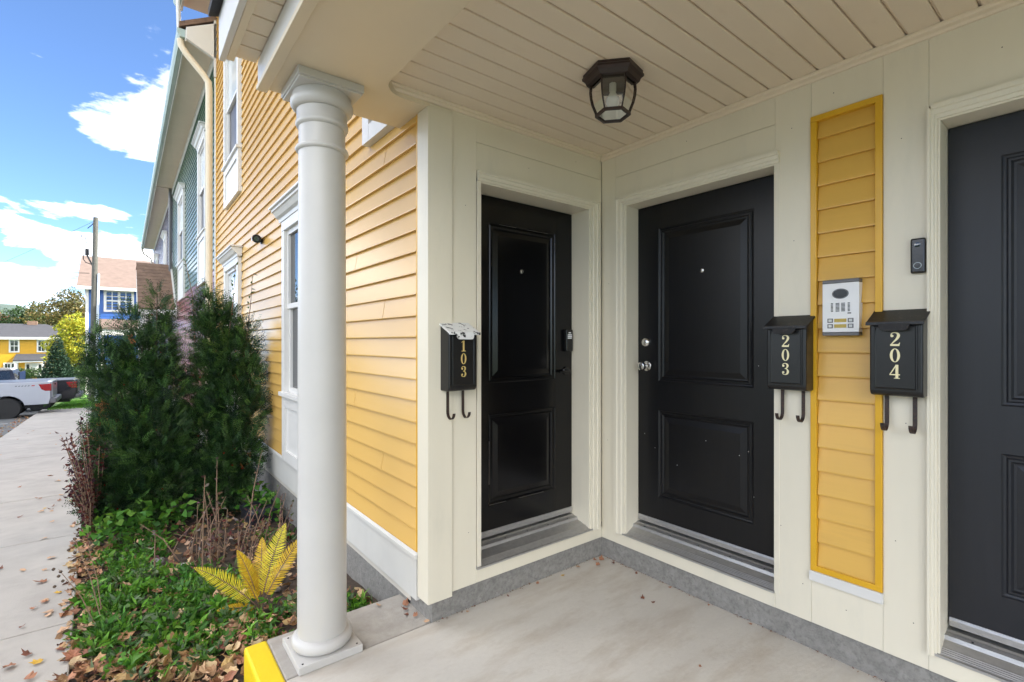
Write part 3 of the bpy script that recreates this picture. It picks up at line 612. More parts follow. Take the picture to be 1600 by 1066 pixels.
# projecting porch with steep shingled side
px0, px1 = 0.30, XF - 0.0
slope = [(17.85, 2.44), (19.95, 4.02)]
MB().extr([(17.85, 2.38), (19.95, 3.98), (21.6, 3.98), (21.6, 2.38)], 0, px0 + 0.02, px1 + 0.02).build('porch_gable', 'pale_siding', slate)
pr_ = MB().extr([(17.80, 2.41), (19.93, 3.99), (21.62, 3.99), (21.62, 4.02), (19.93, 4.02), (17.80, 2.45)], 0, px0, px1 - 0.001).build('porch_roof', 'shingle', slate)
nrow = 13; L_ = math.hypot(2.13, 1.58); dy, dz_ = 2.13 / L_, 1.58 / L_
for r in range(nrow):     # shingle courses, tabs of uneven tone
    s0 = r * L_ / nrow; s1 = s0 + L_ / nrow + 0.02; x = px0 - 0.01 - (0.17 if r % 2 else 0)
    while x < px1 - 0.02:
        xa, xb = max(x, px0 - 0.01), min(x + 0.33, px1 - 0.01); x += 0.335
        if xb - xa < 0.03: continue
        mb = MB(); t = 0.012 + random.uniform(0, 0.004)
        def q(s, n): return (17.80 + dy * s - dz_ * n, 2.45 + dz_ * s + dy * n)
        mb.extr([q(s0, 0.0), q(s0, t), q(s1, 0.004), q(s1, 0.0)], 0, xa, xb); mb.build('shingle', 'shingle', pr_)
MB().extr([(17.75, 2.28), (17.83, 2.28), (17.83, 2.42), (17.75, 2.42)], 0, px0 - 0.03, px1 - 0.002).build('porch_fascia', 'white_trim', slate)
MB().extr([(17.78, 2.44), (19.95, 4.06), (19.95, 4.14), (17.70, 2.46), (17.60, 2.2), (17.68, 2.2)], 0, px1 - 0.055, px1 - 0.012).build('rake_trim', 'white_trim', slate)
for yy in (18.0, 21.4): MB().lathe([(0.13, -1.2), (0.12, 1.0), (0.115, 2.28)], (px0 + 0.18, yy, 0), 20).build('porch_column', 'column_white', slate, smooth=40)
MB().box(px0, px1, 17.8, 21.6, -1.3, -0.75).build('porch_base', 'concrete', slate)

# ------------------------------------------------------------------ fittings on the porch
def spline(pts, n=6):
    """Catmull-Rom through (x, y, w) points"""
    P = [np.array(p, float) for p in pts]; P = [2 * P[0] - P[1]] + P + [2 * P[-1] - P[-2]]; out = []
    for i in range(1, len(P) - 2):
        for k in range(n):
            t = k / n; a, b, c, d = P[i - 1:i + 3]
            out.append(0.5 * (2 * b + (c - a) * t + (2 * a - 5 * b + 4 * c - d) * t * t + (3 * b - a - 3 * c + d) * t ** 3))
    out.append(P[-2]); return out
GLYPH = {
 '0': [('ring', .30, .50, .135, .45)],
 '1': [('poly', [(-.09, 0), (.09, 0), (.09, 1), (-.02, 1), (-.09, .94)]), ('poly', [(-.24, 0), (.24, 0), (.24, .055), (-.24, .055)]), ('poly', [(-.02, 1), (-.25, .86), (-.25, .80), (-.05, .86)])],
 '2': [('stroke', [(-.25, .72, .05), (-.19, .91, .06), (0, .97, .06), (.17, .88, .14), (.205, .72, .18), (.10, .50, .14), (-.10, .27, .08), (-.25, .07, .06)]), ('poly', [(-.28, 0), (.26, 0), (.30, .25), (.26, .25), (.20, .14), (-.28, .14)]), ('dot', -.17, .73, .095)],
 '3': [('stroke', [(-.24, .76, .05), (-.17, .92, .06), (0, .97, .06), (.14, .88, .13), (.17, .75, .16), (.09, .58, .09), (-.06, .53, .04)]), ('stroke', [(-.06, .53, .04), (.12, .48, .08), (.20, .28, .18), (.12, .09, .13), (-.03, .03, .06), (-.18, .07, .06), (-.25, .22, .05)]), ('dot', -.165, .76, .09), ('dot', -.165, .22, .09)],
 '4': [('poly', [(.03, 0), (.20, 0), (.20, 1), (.03, 1)]), ('poly', [(-.06, 0), (.29, 0), (.29, .05), (-.06, .05)]), ('poly', [(-.32, .24), (.30, .24), (.30, .32), (-.32, .32)]), ('poly', [(-.32, .30), (-.25, .30), (.10, .93), (.10, 1.0), (.05, 1.0)])]}
def numeral(ch, fr, uc, v, w0, h, m, parent, sgn=1):
    mb = MB(fr); k = 0
    def p(x, y): return (uc + sgn * x * h, v + 0.00025 * k, w0 + y * h)
    for g in GLYPH[ch]:
        if g[0] == 'poly': mb.face([p(*q) for q in g[1]])
        elif g[0] == 'dot': mb.face([p(g[1] + g[3] * math.cos(t), g[2] + g[3] * math.sin(t)) for t in np.linspace(0, 2 * math.pi, 16, endpoint=False)])
        elif g[0] == 'ring':
            o = [p(g[1] * math.cos(t), .5 + g[2] * math.sin(t)) for t in np.linspace(0, 2 * math.pi, 32, endpoint=False)]
            i = [p(g[3] * math.cos(t), .5 + g[4] * math.sin(t)) for t in np.linspace(0, 2 * math.pi, 32, endpoint=False)]
            for j in range(32): mb.face([o[j], o[(j + 1) % 32], i[(j + 1) % 32], i[j]])
        else:
            pts = spline(g[1]); L = []; R = []
            for a in range(len(pts)):
                d = pts[min(a + 1, len(pts) - 1)][:2] - pts[max(a - 1, 0)][:2]; n_ = np.array([-d[1], d[0]]) / (np.linalg.norm(d) + 1e-9) * pts[a][2] / 2
                L.append(p(*(pts[a][:2] + n_))); R.append(p(*(pts[a][:2] - n_)))
            for a in range(len(pts) - 1): mb.face([L[a], L[a + 1], R[a + 1], R[a]])
        k += 1
    return mb.build('numeral', m, parent, recalc=False)
def mailbox(label, text, fr, loc, uc, zb, sgn, lid='lid_worn', gold='numeral_cream', w=0.176, tilt=0):
    t = thing('mailbox', label, 'mailbox', loc)
    a, b = uc - w / 2, uc + w / 2; D = 0.094
    prof = [(0.0, zb)] + [(D - 0.022 + 0.022 * math.sin(q), zb + 0.022 - 0.022 * math.cos(q)) for q in np.linspace(0, math.pi / 2, 5)] + [(D, zb + 0.293), (0.0, zb + 0.345)]
    MB(fr).extr(prof, 0, a, b).build('body', 'black_metal', t, bevel=0.006)
    MB(fr).ring_panel(a + 0.017, b - 0.017, zb + 0.028, zb + 0.287, [(0, D + 0.0005), (0, D + 0.005), (0.004, D + 0.006), (0.007, D + 0.0035), (0.009, D + 0.0035)]).build('front_panel', 'black_metal', t)
    lp = [(-0.0005, zb + 0.347), (D + 0.012, zb + 0.298), (D + 0.020, zb + 0.290), (D + 0.024, zb + 0.291), (D + 0.022, zb + 0.304), (D + 0.010, zb + 0.306), (0.0, zb + 0.357)]
    MB(fr).extr(lp, 0, a - 0.008, b + 0.008).build('lid', lid, t, bevel=0.001)
    n = 10; fl = MB(fr); A = []; B = []
    out = [(-0.052, 0)] + [(-0.052 + 0.018 * (1 - math.cos(q)) , -0.030 * math.sin(q)) for q in np.linspace(0, math.pi / 2, 5)][1:] + [(0.052 - 0.018 * (1 - math.cos(q)), -0.030 * math.sin(q)) for q in np.linspace(math.pi / 2, 0, 5)]
    fl.extr([], 0, 0, 0) if False else None
    for (x, z) in out: A.append(fl.P(uc + x, D + 0.019 - z * -0.1, zb + 0.297 + z)); B.append(fl.P(uc + x, D + 0.023 - z * 0.35, zb + 0.297 + z))
    fl.f.append(A[::-1]); fl.f.append(B)
    for k in range(len(A)): fl.f.append([A[k], A[(k + 1) % len(A)], B[(k + 1) % len(A)], B[k]])
    fl.build('lid_handle', lid, t)
    h = 0.056; z = zb + 0.205
    for k, ch in enumerate(text): numeral(ch, fr, uc, D + 0.0048, z - k * 0.066, h, gold, t, sgn)
    for s in (-1, 1):
        hk = MB(fr); u = uc + s * 0.047; path = [(0.018, zb + 0.03), (0.018, zb - 0.112)] + [(0.050 - 0.032 * math.cos(q), zb - 0.112 - 0.036 * math.sin(q)) for q in np.linspace(0.25, math.pi * 0.97, 9)]
        P0 = []; P1 = []
        for i, (v, z_) in enumerate(path):
            d = np.array(path[min(i + 1, len(path) - 1)]) - np.array(path[max(i - 1, 0)]); nn = np.array([-d[1], d[0]]) / np.linalg.norm(d) * 0.0018
            P0.append((v + nn[0], z_ + nn[1])); P1.append((v - nn[0], z_ - nn[1]))
        for i in range(len(path) - 1):
            hk.extr([P0[i], P0[i + 1], P1[i + 1], P1[i]], 0, u - 0.0075, u + 0.0075)
        hk.build('paper_hook', 'rust_iron', t)
    return t
ZB = H - 0.232
mailbox('black mailbox with peeling white lid and gold number 103', '103', B_, (1.375, YD, ZB), 1.375, ZB - 0.02, 1, lid='peeled', gold='numeral_gold', w=0.172)
mailbox('black mailbox numbered 203 in cream beside a black door with a round knob', '203', A_, (XD, 1.018, ZB), 1.018, ZB + 0.005, -1)
mailbox('black mailbox numbered 204 in cream under the small doorbell', '204', A_, (XD, 0.598, ZB), 0.598, ZB + 0.012, -1)

# entry phone on the yellow panel
ip = thing('intercom', 'white entry phone with two name plates fixed to the yellow panel', 'intercom', (XD, 0.813, H + 0.15))
u0, u1, w0, w1 = 0.741, 0.885, H + 0.030, H + 0.282; V0, V1 = -0.012, 0.032
MB(A_).box(u0, u1, V0, V1, w0 + 0.016, w1 - 0.016).build('face_plate', 'plastic_white', ip, bevel=0.002)
for (a, b) in ((w0, w0 + 0.0155), (w1 - 0.0155, w1)): MB(A_).box(u0, u1, V0, V1 + 0.0015, a, b).build('end_cap', 'plastic_grey', ip, bevel=0.003)
uc = (u0 + u1) / 2
def oval(uc, wc, ru, rw, v, m, name, p):
    mb = MB(A_); mb.face([(uc + ru * math.cos(t), v, wc + rw * math.sin(t)) for t in np.linspace(0, 2 * math.pi, 28, endpoint=False)]); return mb.build(name, m, p)
oval(uc, w1 - 0.064, 0.033, 0.023, V1 + 0.0006, 'plastic_grey', 'camera_rim', ip); oval(uc, w1 - 0.064, 0.028, 0.019, V1 + 0.0012, 'plastic_black', 'camera_window', ip)
g = MB(A_)
for c in range(4):
    for r in range(7):
        uu = uc + 0.033 - c * 0.022; ww = w1 - 0.107 - r * 0.0058
        g.box(uu - 0.0075 * (1 if c in (1, 2) else 0.6), uu + 0.0075 * (1 if c in (1, 2) else 0.6), V1 - 0.001, V1 + 0.0006, ww - 0.0017, ww + 0.0017)
g.build('speaker_slots', 'plastic_black', ip)
MB(A_).box(uc - 0.042, uc - 0.028, V1 - 0.001, V1 + 0.0008, w0 + 0.097, w0 + 0.103).build('badge', 'plastic_grey', ip)
for wc in (w0 + 0.068, w0 + 0.043):
    MB(A_).box(uc - 0.024, uc + 0.024, V1 - 0.001, V1 + 0.001, wc - 0.008, wc + 0.008).build('name_plate', 'name_plate', ip)
    for s in (-1, 1):
        bt_ = MB(A_).box(uc + s * 0.040 - 0.011, uc + s * 0.040 + 0.011, V1 - 0.001, V1 + 0.001, wc - 0.0095, wc + 0.0095).build('button_surround', 'plastic_grey', ip)
        MB(A_).box(uc + s * 0.040 - 0.0065, uc + s * 0.040 + 0.0065, V1, V1 + 0.003, wc - 0.006, wc + 0.006).build('button', 'blind', bt_, bevel=0.001)
# video doorbell
db = thing('doorbell', 'slim black video doorbell on the cream board above mailbox 204', 'doorbell', (XD, 0.54, H + 0.35))
MB(A_).box(0.518, 0.566, 0.0, 0.024, H + 0.281, H + 0.424).build('body', 'plastic_black', db, bevel=0.007)
turned(A_, 0.542, H + 0.312, [(0.0135, 0.0235), (0.0135, 0.0250), (0.0112, 0.0250), (0.0112, 0.0242), (0.002, 0.0242)], 24).build('button_ring', 'led_ring', db, smooth=30); turned(A_, 0.542, H + 0.312, [(0.0111, 0.0240), (0.0110, 0.0246), (0.003, 0.0247)], 24).build('button', 'plastic_black', db, smooth=30)
turned(A_, 0.542, H + 0.396, [(0.010, 0.0235), (0.010, 0.0252), (0.006, 0.0256)], 20).build('lens', 'window_glass', db, smooth=40)
# ceiling lantern
lx, ly, lz = 1.80, 1.515, 2.722
lan = thing('ceiling_lantern', 'bronze hexagonal lantern with clear glass mounted under the porch ceiling', 'lamp', (lx, ly, lz))
def hexr(r, z, rot=-48): return [(lx + r * math.cos(rad(rot + 60 * k)), ly + r * math.sin(rad(rot + 60 * k)), lz + z) for k in range(6)]
MB().loft([hexr(0.138, 0.0), hexr(0.138, -0.012), hexr(0.143, -0.016), hexr(0.143, -0.026), hexr(0.130, -0.034), hexr(0.122, -0.052), hexr(0.108, -0.054), hexr(0.108, -0.044)]).build('canopy', 'bronze', lan)
gp = [(0.103, -0.052), (0.106, -0.085), (0.103, -0.115), (0.096, -0.145), (0.084, -0.175), (0.076, -0.196)]
for k in range(6):
    mb = MB(); q = [(hexr(r - 0.004, z)[k], hexr(r - 0.004, z)[(k + 1) % 6]) for r, z in gp]
    for (a, b), (c, d) in zip(q, q[1:]): mb.face([a, b, d, c])
    mb.build('glass_pane', 'lamp_glass', lan, recalc=False)
    MB().tube([hexr(r, z)[k] for r, z in gp], 0.0042, 6).build('rib', 'bronze', lan, smooth=40)
MB().loft([hexr(0.070, -0.190), hexr(0.083, -0.190), hexr(0.083, -0.203), hexr(0.070, -0.203), hexr(0.070, -0.190)], caps=False).build('bottom_ring', 'bronze', lan)
mb = MB(); mb.face(hexr(0.072, -0.197)); mb.build('glass_pane', 'lamp_glass', lan, recalc=False)
MB().lathe([(0.016, -0.05), (0.016, -0.085), (0.013, -0.09)], (lx, ly, lz), 14).build('socket', 'plastic_white', lan, smooth=40)
MB().lathe([(0.012, -0.088), (0.020, -0.105), (0.029, -0.125), (0.030, -0.142), (0.022, -0.160), (0.004, -0.168)], (lx, ly, lz), 20).build('bulb', 'bulb', lan, smooth=60)
# security camera on the facade
sc = thing('security_camera', 'small black security camera fixed to the yellow siding between two windows', 'camera', (XF, 6.15, H + 1.16))
turned(F_, 6.15, H + 1.16, [(0.042, 0.006), (0.042, 0.022), (0.020, 0.028), (0.015, 0.05)], 20).build('mount', 'plastic_black', sc, smooth=40)
MB(F_).tube([(6.15, 0.045, H + 1.16), (6.10, 0.075, H + 1.165), (6.03, 0.085, H + 1.15)], [0.034, 0.048, 0.046], 18).build('body', 'plastic_black', sc, smooth=40)
MB(F_).tube([(6.028, 0.0855, H + 1.1497), (6.024, 0.086, H + 1.149)], 0.026, 16).build('lens', 'window_glass', sc)
MB(F_).box(6.10, 6.15, 0.112, 0.118, H + 1.14, H + 1.18).build('sticker', 'plastic_white', sc)

# ------------------------------------------------------------------ background houses
def far_window(parent, fr, u0, u1, w0, w1, nx=2, ny=2, twin=False):
    c = 0.14
    f = MB(fr).box(u0 - c, u0, 0.001, 0.06, w0 - c, w1 + c).box(u1, u1 + c, 0.001, 0.06, w0 - c, w1 + c).box(u0, u1, 0.001, 0.06, w1, w1 + c).box(u0, u1, 0.001, 0.06, w0 - c, w0)
    if twin: m = (u0 + u1) / 2; f.box(m - 0.07, m + 0.07, 0.001, 0.058, w0, w1)
    win = f.build('window', 'white_trim', parent)
    for (a, b) in (((u0, (u0 + u1) / 2 - 0.07), ((u0 + u1) / 2 + 0.07, u1)) if twin else ((u0, u1),)):
        MB(fr).box(a, b, 0.001, 0.012, w0, w1).build('pane', 'window_glass', win)
        s = MB(fr); mid = (w0 + w1) / 2; s.box(a, b, 0.012, 0.04, mid - 0.04, mid + 0.04)
        for k in range(1, nx): x = a + (b - a) * k / nx; s.box(x - 0.022, x + 0.022, 0.012, 0.03, w0, mid - 0.04).box(x - 0.022, x + 0.022, 0.012, 0.03, mid + 0.04, w1)
        if ny > 1: s.box(a, b, 0.012, 0.029, (mid + w1) / 2 - 0.02, (mid + w1) / 2 + 0.02)
        s.build('muntins', 'white_trim', win)
    return win
# blue house behind the row
by = 42.0; gz = zg(by)
bh = thing('blue_house', 'blue clapboard house with brown roof and white twin windows behind the pole', 'house', (0, by, gz))
Bf = FY(by)
MB().box(-1.95, 8.0, by, by + 8, gz - 0.2, H + 3.62).build('wall', 'blue_siding', bh)
zz = gz + 0.3
while zz < H + 3.5: MB(Bf).extr([(0.001, zz), (0.02, zz), (0.003, zz + 0.2), (0.001, zz + 0.2)], 0, -1.83, 8.0).build('siding_board', 'blue_siding', bh); zz += 0.2
MB(Bf).box(-2.0, -1.84, -0.05, 0.04, gz, H + 3.62).build('corner_board', 'white_trim', bh)
MB().extr([(by - 0.55, H + 3.50), (by + 4, H + 6.0), (by + 8.5, H + 3.5), (by + 8.5, H + 3.62), (by + 4, H + 6.14), (by - 0.55, H + 3.62)], 0, -2.4, 8.4).build('roof', 'shingle_pale', bh)
MB().extr([(by, H + 3.62), (by + 8, H + 3.62), (by + 4, H + 5.9)], 0, -1.94, -1.7).build('gable_wall', 'white_trim', bh)
MB().box(-2.42, 8.4, by - 0.58, by - 0.551, H + 3.40, H + 3.60).build('fascia', 'white_trim', bh)
far_window(bh, Bf, -0.95, 0.35, H + 2.15, H + 3.35, 2, 2, twin=True); far_window(bh, Bf, 2.4, 3.7, H + 2.15, H + 3.35, 2, 2, twin=True); far_window(bh, Bf, 1.2, 2.4, H - 0.6, H + 0.7, 2, 2)
MB().extr([(by - 1.6, H + 0.95), (by + 0.02, H + 1.55), (by + 0.02, H + 1.42), (by - 1.6, H + 0.82)], 0, -1.3, 0.9).build('porch_roof', 'shingle_pale', bh)
MB().box(-1.25, 0.85, by - 1.55, by - 1.35, H + 0.45, H + 0.82).build('porch_fascia', 'white_trim', bh)
for x in (-1.2, 0.7): MB().box(x, x + 0.14, by - 1.52, by - 1.38, gz, H + 0.45).build('porch_post', 'white_trim', bh)
MB().box(-1.3, 0.9, by - 1.6, by - 0.001, gz - 0.2, gz + 0.3).build('porch_base', 'concrete', bh)
dr_ = MB(Bf).box(-0.55, 0.40, 0.001, 0.05, gz + 0.3, gz + 2.4).build('door', 'white_trim', bh); MB(Bf).box(-0.35, 0.20, 0.051, 0.055, gz + 1.2, gz + 2.2).build('pane', 'window_glass', dr_)
# yellow house down the street
yy = 81.7; gz = zg(yy) - 0.05
def ux(px): r = (math.sin(TH) + (px - 800) / FPX * math.cos(TH)) / (math.cos(TH) - (px - 800) / FPX * math.sin(TH)); return r * yy
def wz(px, py): d = yy / (math.cos(TH) - (px - 800) / FPX * math.sin(TH)); return H - (py - 535) / FPX * d
yh = thing('yellow_house', 'bright yellow two-storey house with a dark grey hipped roof down the street', 'house', (-12, yy, gz))
Yf = FY(yy); xl, xe = -26.0, ux(133)
ev = wz(60, 529)
MB().box(xl, xe, yy, yy + 9, gz - 0.3, ev).build('wall', 'yellow_house', yh)
MB().loft([[(xl - 0.6, yy - 0.6, ev + 0.15), (xe + 0.6, yy - 0.6, ev + 0.15), (xe + 0.6, yy + 9.6, ev + 0.15), (xl - 0.6, yy + 9.6, ev + 0.15)], [(xl + 4, yy + 4.4, ev + 1.85), (xe - 4, yy + 4.4, ev + 1.85), (xe - 4, yy + 4.6, ev + 1.85), (xl + 4, yy + 4.6, ev + 1.85)]]).build('roof', 'shingle_dark', yh)
MB().box(xl - 0.62, xe + 0.62, yy - 0.64, yy - 0.1, ev - 0.12, ev + 0.149).build('fascia', 'white_trim', yh)
for (p0, p1, q0, q1, tw) in ((16.5, 28, 532.5, 549, False), (60, 81, 532.5, 549, True), (112, 122, 535, 549, False), (8, 26, 568.5, 586, True), (113, 129, 568, 584, True)):
    far_window(yh, Yf, ux(p0), ux(p1), wz(20, q1), wz(20, q0), 2, 1, tw)
for k in range(3): u = -16.0 - 3.4 * k; far_window(yh, Yf, u, u + 1.5, wz(20, 549), wz(20, 532.5), 2, 1); far_window(yh, Yf, u, u + 1.5, wz(20, 586), wz(20, 568.5), 2, 1)
MB(Yf).extr([(0.0, wz(50, 553)), (2.2, wz(50, 562)), (2.2, wz(50, 563.4)), (0.0, wz(50, 555))], 0, ux(25), ux(78)).build('porch_roof', 'shingle_dark', yh)
MB(Yf).box(ux(25), ux(78), 1.9, 2.15, wz(50, 565.4), wz(50, 563.4)).build('porch_fascia', 'white_trim', yh)
for p in (27, 70, 76): MB(Yf).box(ux(p), ux(p) + 0.2, 1.9, 2.1, gz, wz(50, 565.4)).build('porch_post', 'white_trim', yh)
ent = MB(Yf).box(ux(39), ux(68), 0.001, 0.06, gz + 0.2, wz(50, 567.5)).build('entrance', 'white_trim', yh)
for (p0, p1, m) in ((41.5, 46, 'window_glass'), (50, 58, 'blind'), (60.5, 65, 'window_glass')): MB(Yf).box(ux(p0), ux(p1), 0.061, 0.07, gz + 0.7, wz(50, 569.5)).build('pane', m, ent)
MB().box(-20, -18.9, yy + 3.4, yy + 4.2, ev + 1.0, ev + 2.6).build('chimney', 'shingle', yh); MB().box(ux(34), ux(34) + 0.9, yy + 4.0, yy + 4.7, ev + 1.2, ev + 2.2).build('chimney', 'shingle', yh)

# ------------------------------------------------------------------ utility pole and wires
def pix(px, py, d):
    a = (px - 800) / FPX; return Vector((d * (math.sin(TH) + a * math.cos(TH)), d * (math.cos(TH) - a * math.sin(TH)), H - (py - 535) / FPX * d))
pb = pix(143.5, 620, 26.6); pt = pix(149.8, 340, 26.9); pb.z = zg(pb.y) - 0.3
up = thing('utility_pole', 'weathered grey wooden utility pole with a pale conduit strapped to it', 'utility pole', pb)
MB().tube([tuple(pb), tuple(pb.lerp(pt, 0.5)), tuple(pt)], [0.150, 0.135, 0.115], 14).build('pole', 'pole_wood', up, smooth=60)
cd = Vector((0.165, -0.10, 0)); MB().tube([tuple(pb + cd), tuple(pb.lerp(pt, 0.70) + cd)], 0.055, 10).build('conduit', 'conduit', up, smooth=60)
hw = MB()
p1 = pix(136, 399, 26.8); hw.tube([tuple(pb.lerp(pt, 0.72)), tuple(p1)], 0.04, 6); MB().tube([tuple(p1), tuple(p1 + Vector((0, 0, 0.35)))], 0.09, 8).build('insulator', 'wire', up)
for (a, b) in (((137, 357), (143, 352)), ((143, 352), (146, 349)), ((127, 368), (133, 370)), ((133, 370), (135, 380)), ((135, 380), (130, 378)), ((130, 378), (127, 368)), ((132, 381), (131, 386)), ((131, 392), (130, 405)), ((130, 405), (134, 410)), ((134, 410), (150, 416))):
    MB().tube([tuple(pix(*a, 26.8)), tuple(pix(*b, 26.8))], 0.022, 5).build('jumper_wire', 'wire', up)
hw.build('bracket', 'wire', up)
def wire(name, label, a, b, sag, r=0.012):
    pts = [tuple(a.lerp(b, t) - Vector((0, 0, sag * 4 * t * (1 - t)))) for t in np.linspace(0, 1, 16)]
    return tag(MB().tube(pts, r, 5).build(name, 'wire', smooth=60), label, 'wire')
wire('overhead_wire', 'thick overhead cable running off the utility pole below its top', pix(140, 427, 26.8), pix(-330, 375, 24), 0.35, 0.016)
wire('overhead_wire', 'thin overhead line strung from the tip of the utility pole', pix(149, 345, 26.8), pix(-150, 470, 60), 0.3, 0.008)

# ------------------------------------------------------------------ pickups and car
def wheel(parent, x, y, r, w, rimm, out):
    prof = [(r * 0.62, -w / 2), (r * 0.9, -w / 2), (r * 0.98, -w * 0.36), (r, -w * 0.2), (r, w * 0.2), (r * 0.98, w * 0.36), (r * 0.9, w / 2), (r * 0.62, w / 2)]
    t = MB().lathe(prof, (x, y, r), 36, 'y').build('wheel', 'tyre', parent, smooth=40)
    rm = MB(); s = out; yo = y + s * w * 0.42
    rm.lathe([(r * 0.64, -0.03), (r * 0.64, 0.02), (r * 0.58, 0.025), (r * 0.56, -0.03)], (x, yo - s * 0.01, r), 30, 'y', caps=False)
    rm.lathe([(r * 0.16, -0.02), (r * 0.15, 0.02)], (x, yo, r), 16, 'y')
    for k in range(6):
        a = 2 * math.pi * k / 6 + 0.3
        for da in (-0.16, 0.16):
            c0 = (x + r * 0.12 * math.cos(a), r + r * 0.12 * math.sin(a)); c1 = (x + r * 0.60 * math.cos(a + da), r + r * 0.60 * math.sin(a + da))
            rm.tube([(c0[0], yo, c0[1]), (c1[0], yo, c1[1])], 0.018, 6)
    rm.build('rim', rimm, t, smooth=40)
    MB().lathe([(r * 0.63, -0.02), (r * 0.62, 0.02)], (x, y + s * w * 0.15, r), 24, 'y').build('brake_disc', 'plastic_grey', t)
def pickup(label, m, rimm):
    """local frame: nose towards -x, tail at x = 0, ground at z = 0"""
    t = local_thing('pickup_truck', label, 'pickup truck')
    HW = 1.0; R = 0.405; ax = (-1.22, -4.9); zl = 0.52
    def arch(cx, n=10): return [(cx + 0.50 * math.cos(a), R + 0.50 * math.sin(a)) for a in np.linspace(0.22, math.pi - 0.22, n)]
    low = [(-0.08, zl)] + arch(ax[0]) + arch(ax[1]) + [(-5.75, zl), (-5.85, 0.8), (-5.82, 1.12), (-5.6, 1.2), (-4.0, 1.24), (-3.9, 1.36), (-0.10, 1.40), (-0.03, 1.37), (-0.02, 0.75)]
    # bed and lower body: narrower sill and shoulder give the side its curve
    rings = []
    for yv, sc in ((-HW, 0.965), (-HW + 0.02, 0.99), (-HW + 0.10, 1.0), (HW - 0.10, 1.0), (HW - 0.02, 0.99), (HW, 0.965)):
        rings.append([(x, yv, 0.95 + (z - 0.95) * sc) for x, z in low])
    MB().loft(rings).build('body', m, t, smooth=28)
    MB().box(-1.85, -0.12, -HW + 0.09, HW - 0.09, 1.36, 1.4035).build('tonneau_cover', 'plastic_grey', t)
    cab = []
    for (yv, k) in ((-0.93, 0), (-0.74, 1), (0.74, 1), (0.93, 0)):
        b = [(-1.92, 1.33), (-4.30, 1.22)]; tp = [(-3.55, 1.93), (-2.15, 1.95)]
        cab.append((yv, b, tp))
    cb = MB().loft([[(-1.90, -0.95, 1.30), (-4.35, -0.95, 1.18), (-4.35, 0.95, 1.18), (-1.90, 0.95, 1.30)], [(-2.0, -0.90, 1.52), (-3.95, -0.90, 1.52), (-3.95, 0.90, 1.52), (-2.0, 0.90, 1.52)], [(-2.12, -0.76, 1.90), (-3.40, -0.76, 1.90), (-3.40, 0.76, 1.90), (-2.12, 0.76, 1.90)], [(-2.2, -0.66, 1.96), (-3.25, -0.66, 1.96), (-3.25, 0.66, 1.96), (-2.2, 0.66, 1.96)]])
    cb.build('cab', m, t, smooth=30)
    for s in (-1, 1):
        MB().loft([[(-2.12, s * 0.935, 1.38), (-4.02, s * 0.935, 1.38), (-3.52, s * 0.795, 1.85), (-2.20, s * 0.795, 1.85)], [(-2.12, s * 0.945, 1.38), (-4.02, s * 0.945, 1.38), (-3.52, s * 0.805, 1.85), (-2.20, s * 0.805, 1.85)]]).build('side_window', 'window_glass', t)
        tl = MB().extr([(-0.36, 1.30), (0.012, 1.31), (0.012, 1.03), (-0.16, 1.03), (-0.27, 1.10)], 1, s * (HW - 0.16), s * (HW + 0.008)); tl.build('tail_light', 'tail_red', t, bevel=0.012)
        MB().box(-5.86, -5.6, s * 0.62, s * 0.985, 0.88, 1.08).build('headlight', 'blind', t, bevel=0.02)
        for x in ax: wheel(t, x, s * 0.86, R, 0.27, rimm, s)
    MB().box(-1.93, -1.885, -0.80, 0.80, 1.40, 1.80).build('rear_window', 'window_glass', t)
    tg = MB().box(-0.03, 0.035, -0.80, 0.80, 0.74, 1.39).build('tailgate', m, t, bevel=0.02); MB().box(0.035, 0.045, -0.14, 0.14, 1.20, 1.27).build('handle', 'plastic_black', tg)
    MB().box(-0.22, 0.16, -0.97, 0.97, 0.55, 0.74).build('rear_bumper', 'plastic_grey', t, bevel=0.04)
    MB().box(-5.95, -5.7, -0.97, 0.97, 0.45, 0.72).build('front_bumper', 'plastic_grey', t, bevel=0.04)
    MB().box(-5.5, -0.25, -0.6, 0.6, 0.36, 0.60).build('chassis', 'plastic_black', t)
    return t
def place_on_ground(t, x, y, rz=0.0): t.location = (x, y, zg(y) - 0.128); t.rotation_euler = (0, 0, rz)
tr1 = pickup('silver pickup truck with black wheels parked in the lot by the sidewalk', 'truck_silver', 'rim_black')
dcl = MB()
for k in range(5): x = -1.0 + 0.085 * k; dcl.extr([(x, 1.235), (x + 0.05, 1.235), (x + 0.075, 1.275), (x + 0.025, 1.275)], 1, -1.003, -0.95)
dcl.build('bed_decal', 'decal_grey', tr1); MB().extr([(-0.56, 1.235), (-0.47, 1.235), (-0.44, 1.275), (-0.53, 1.275)], 1, -1.003, -0.95).build('bed_decal', 'decal_red', tr1)
place_on_ground(tr1, -2.25, 27.05)
tr2 = pickup('black pickup truck with silver wheels parked beyond the silver one', 'truck_black', 'rim_silver'); place_on_ground(tr2, -1.75, 31.2)
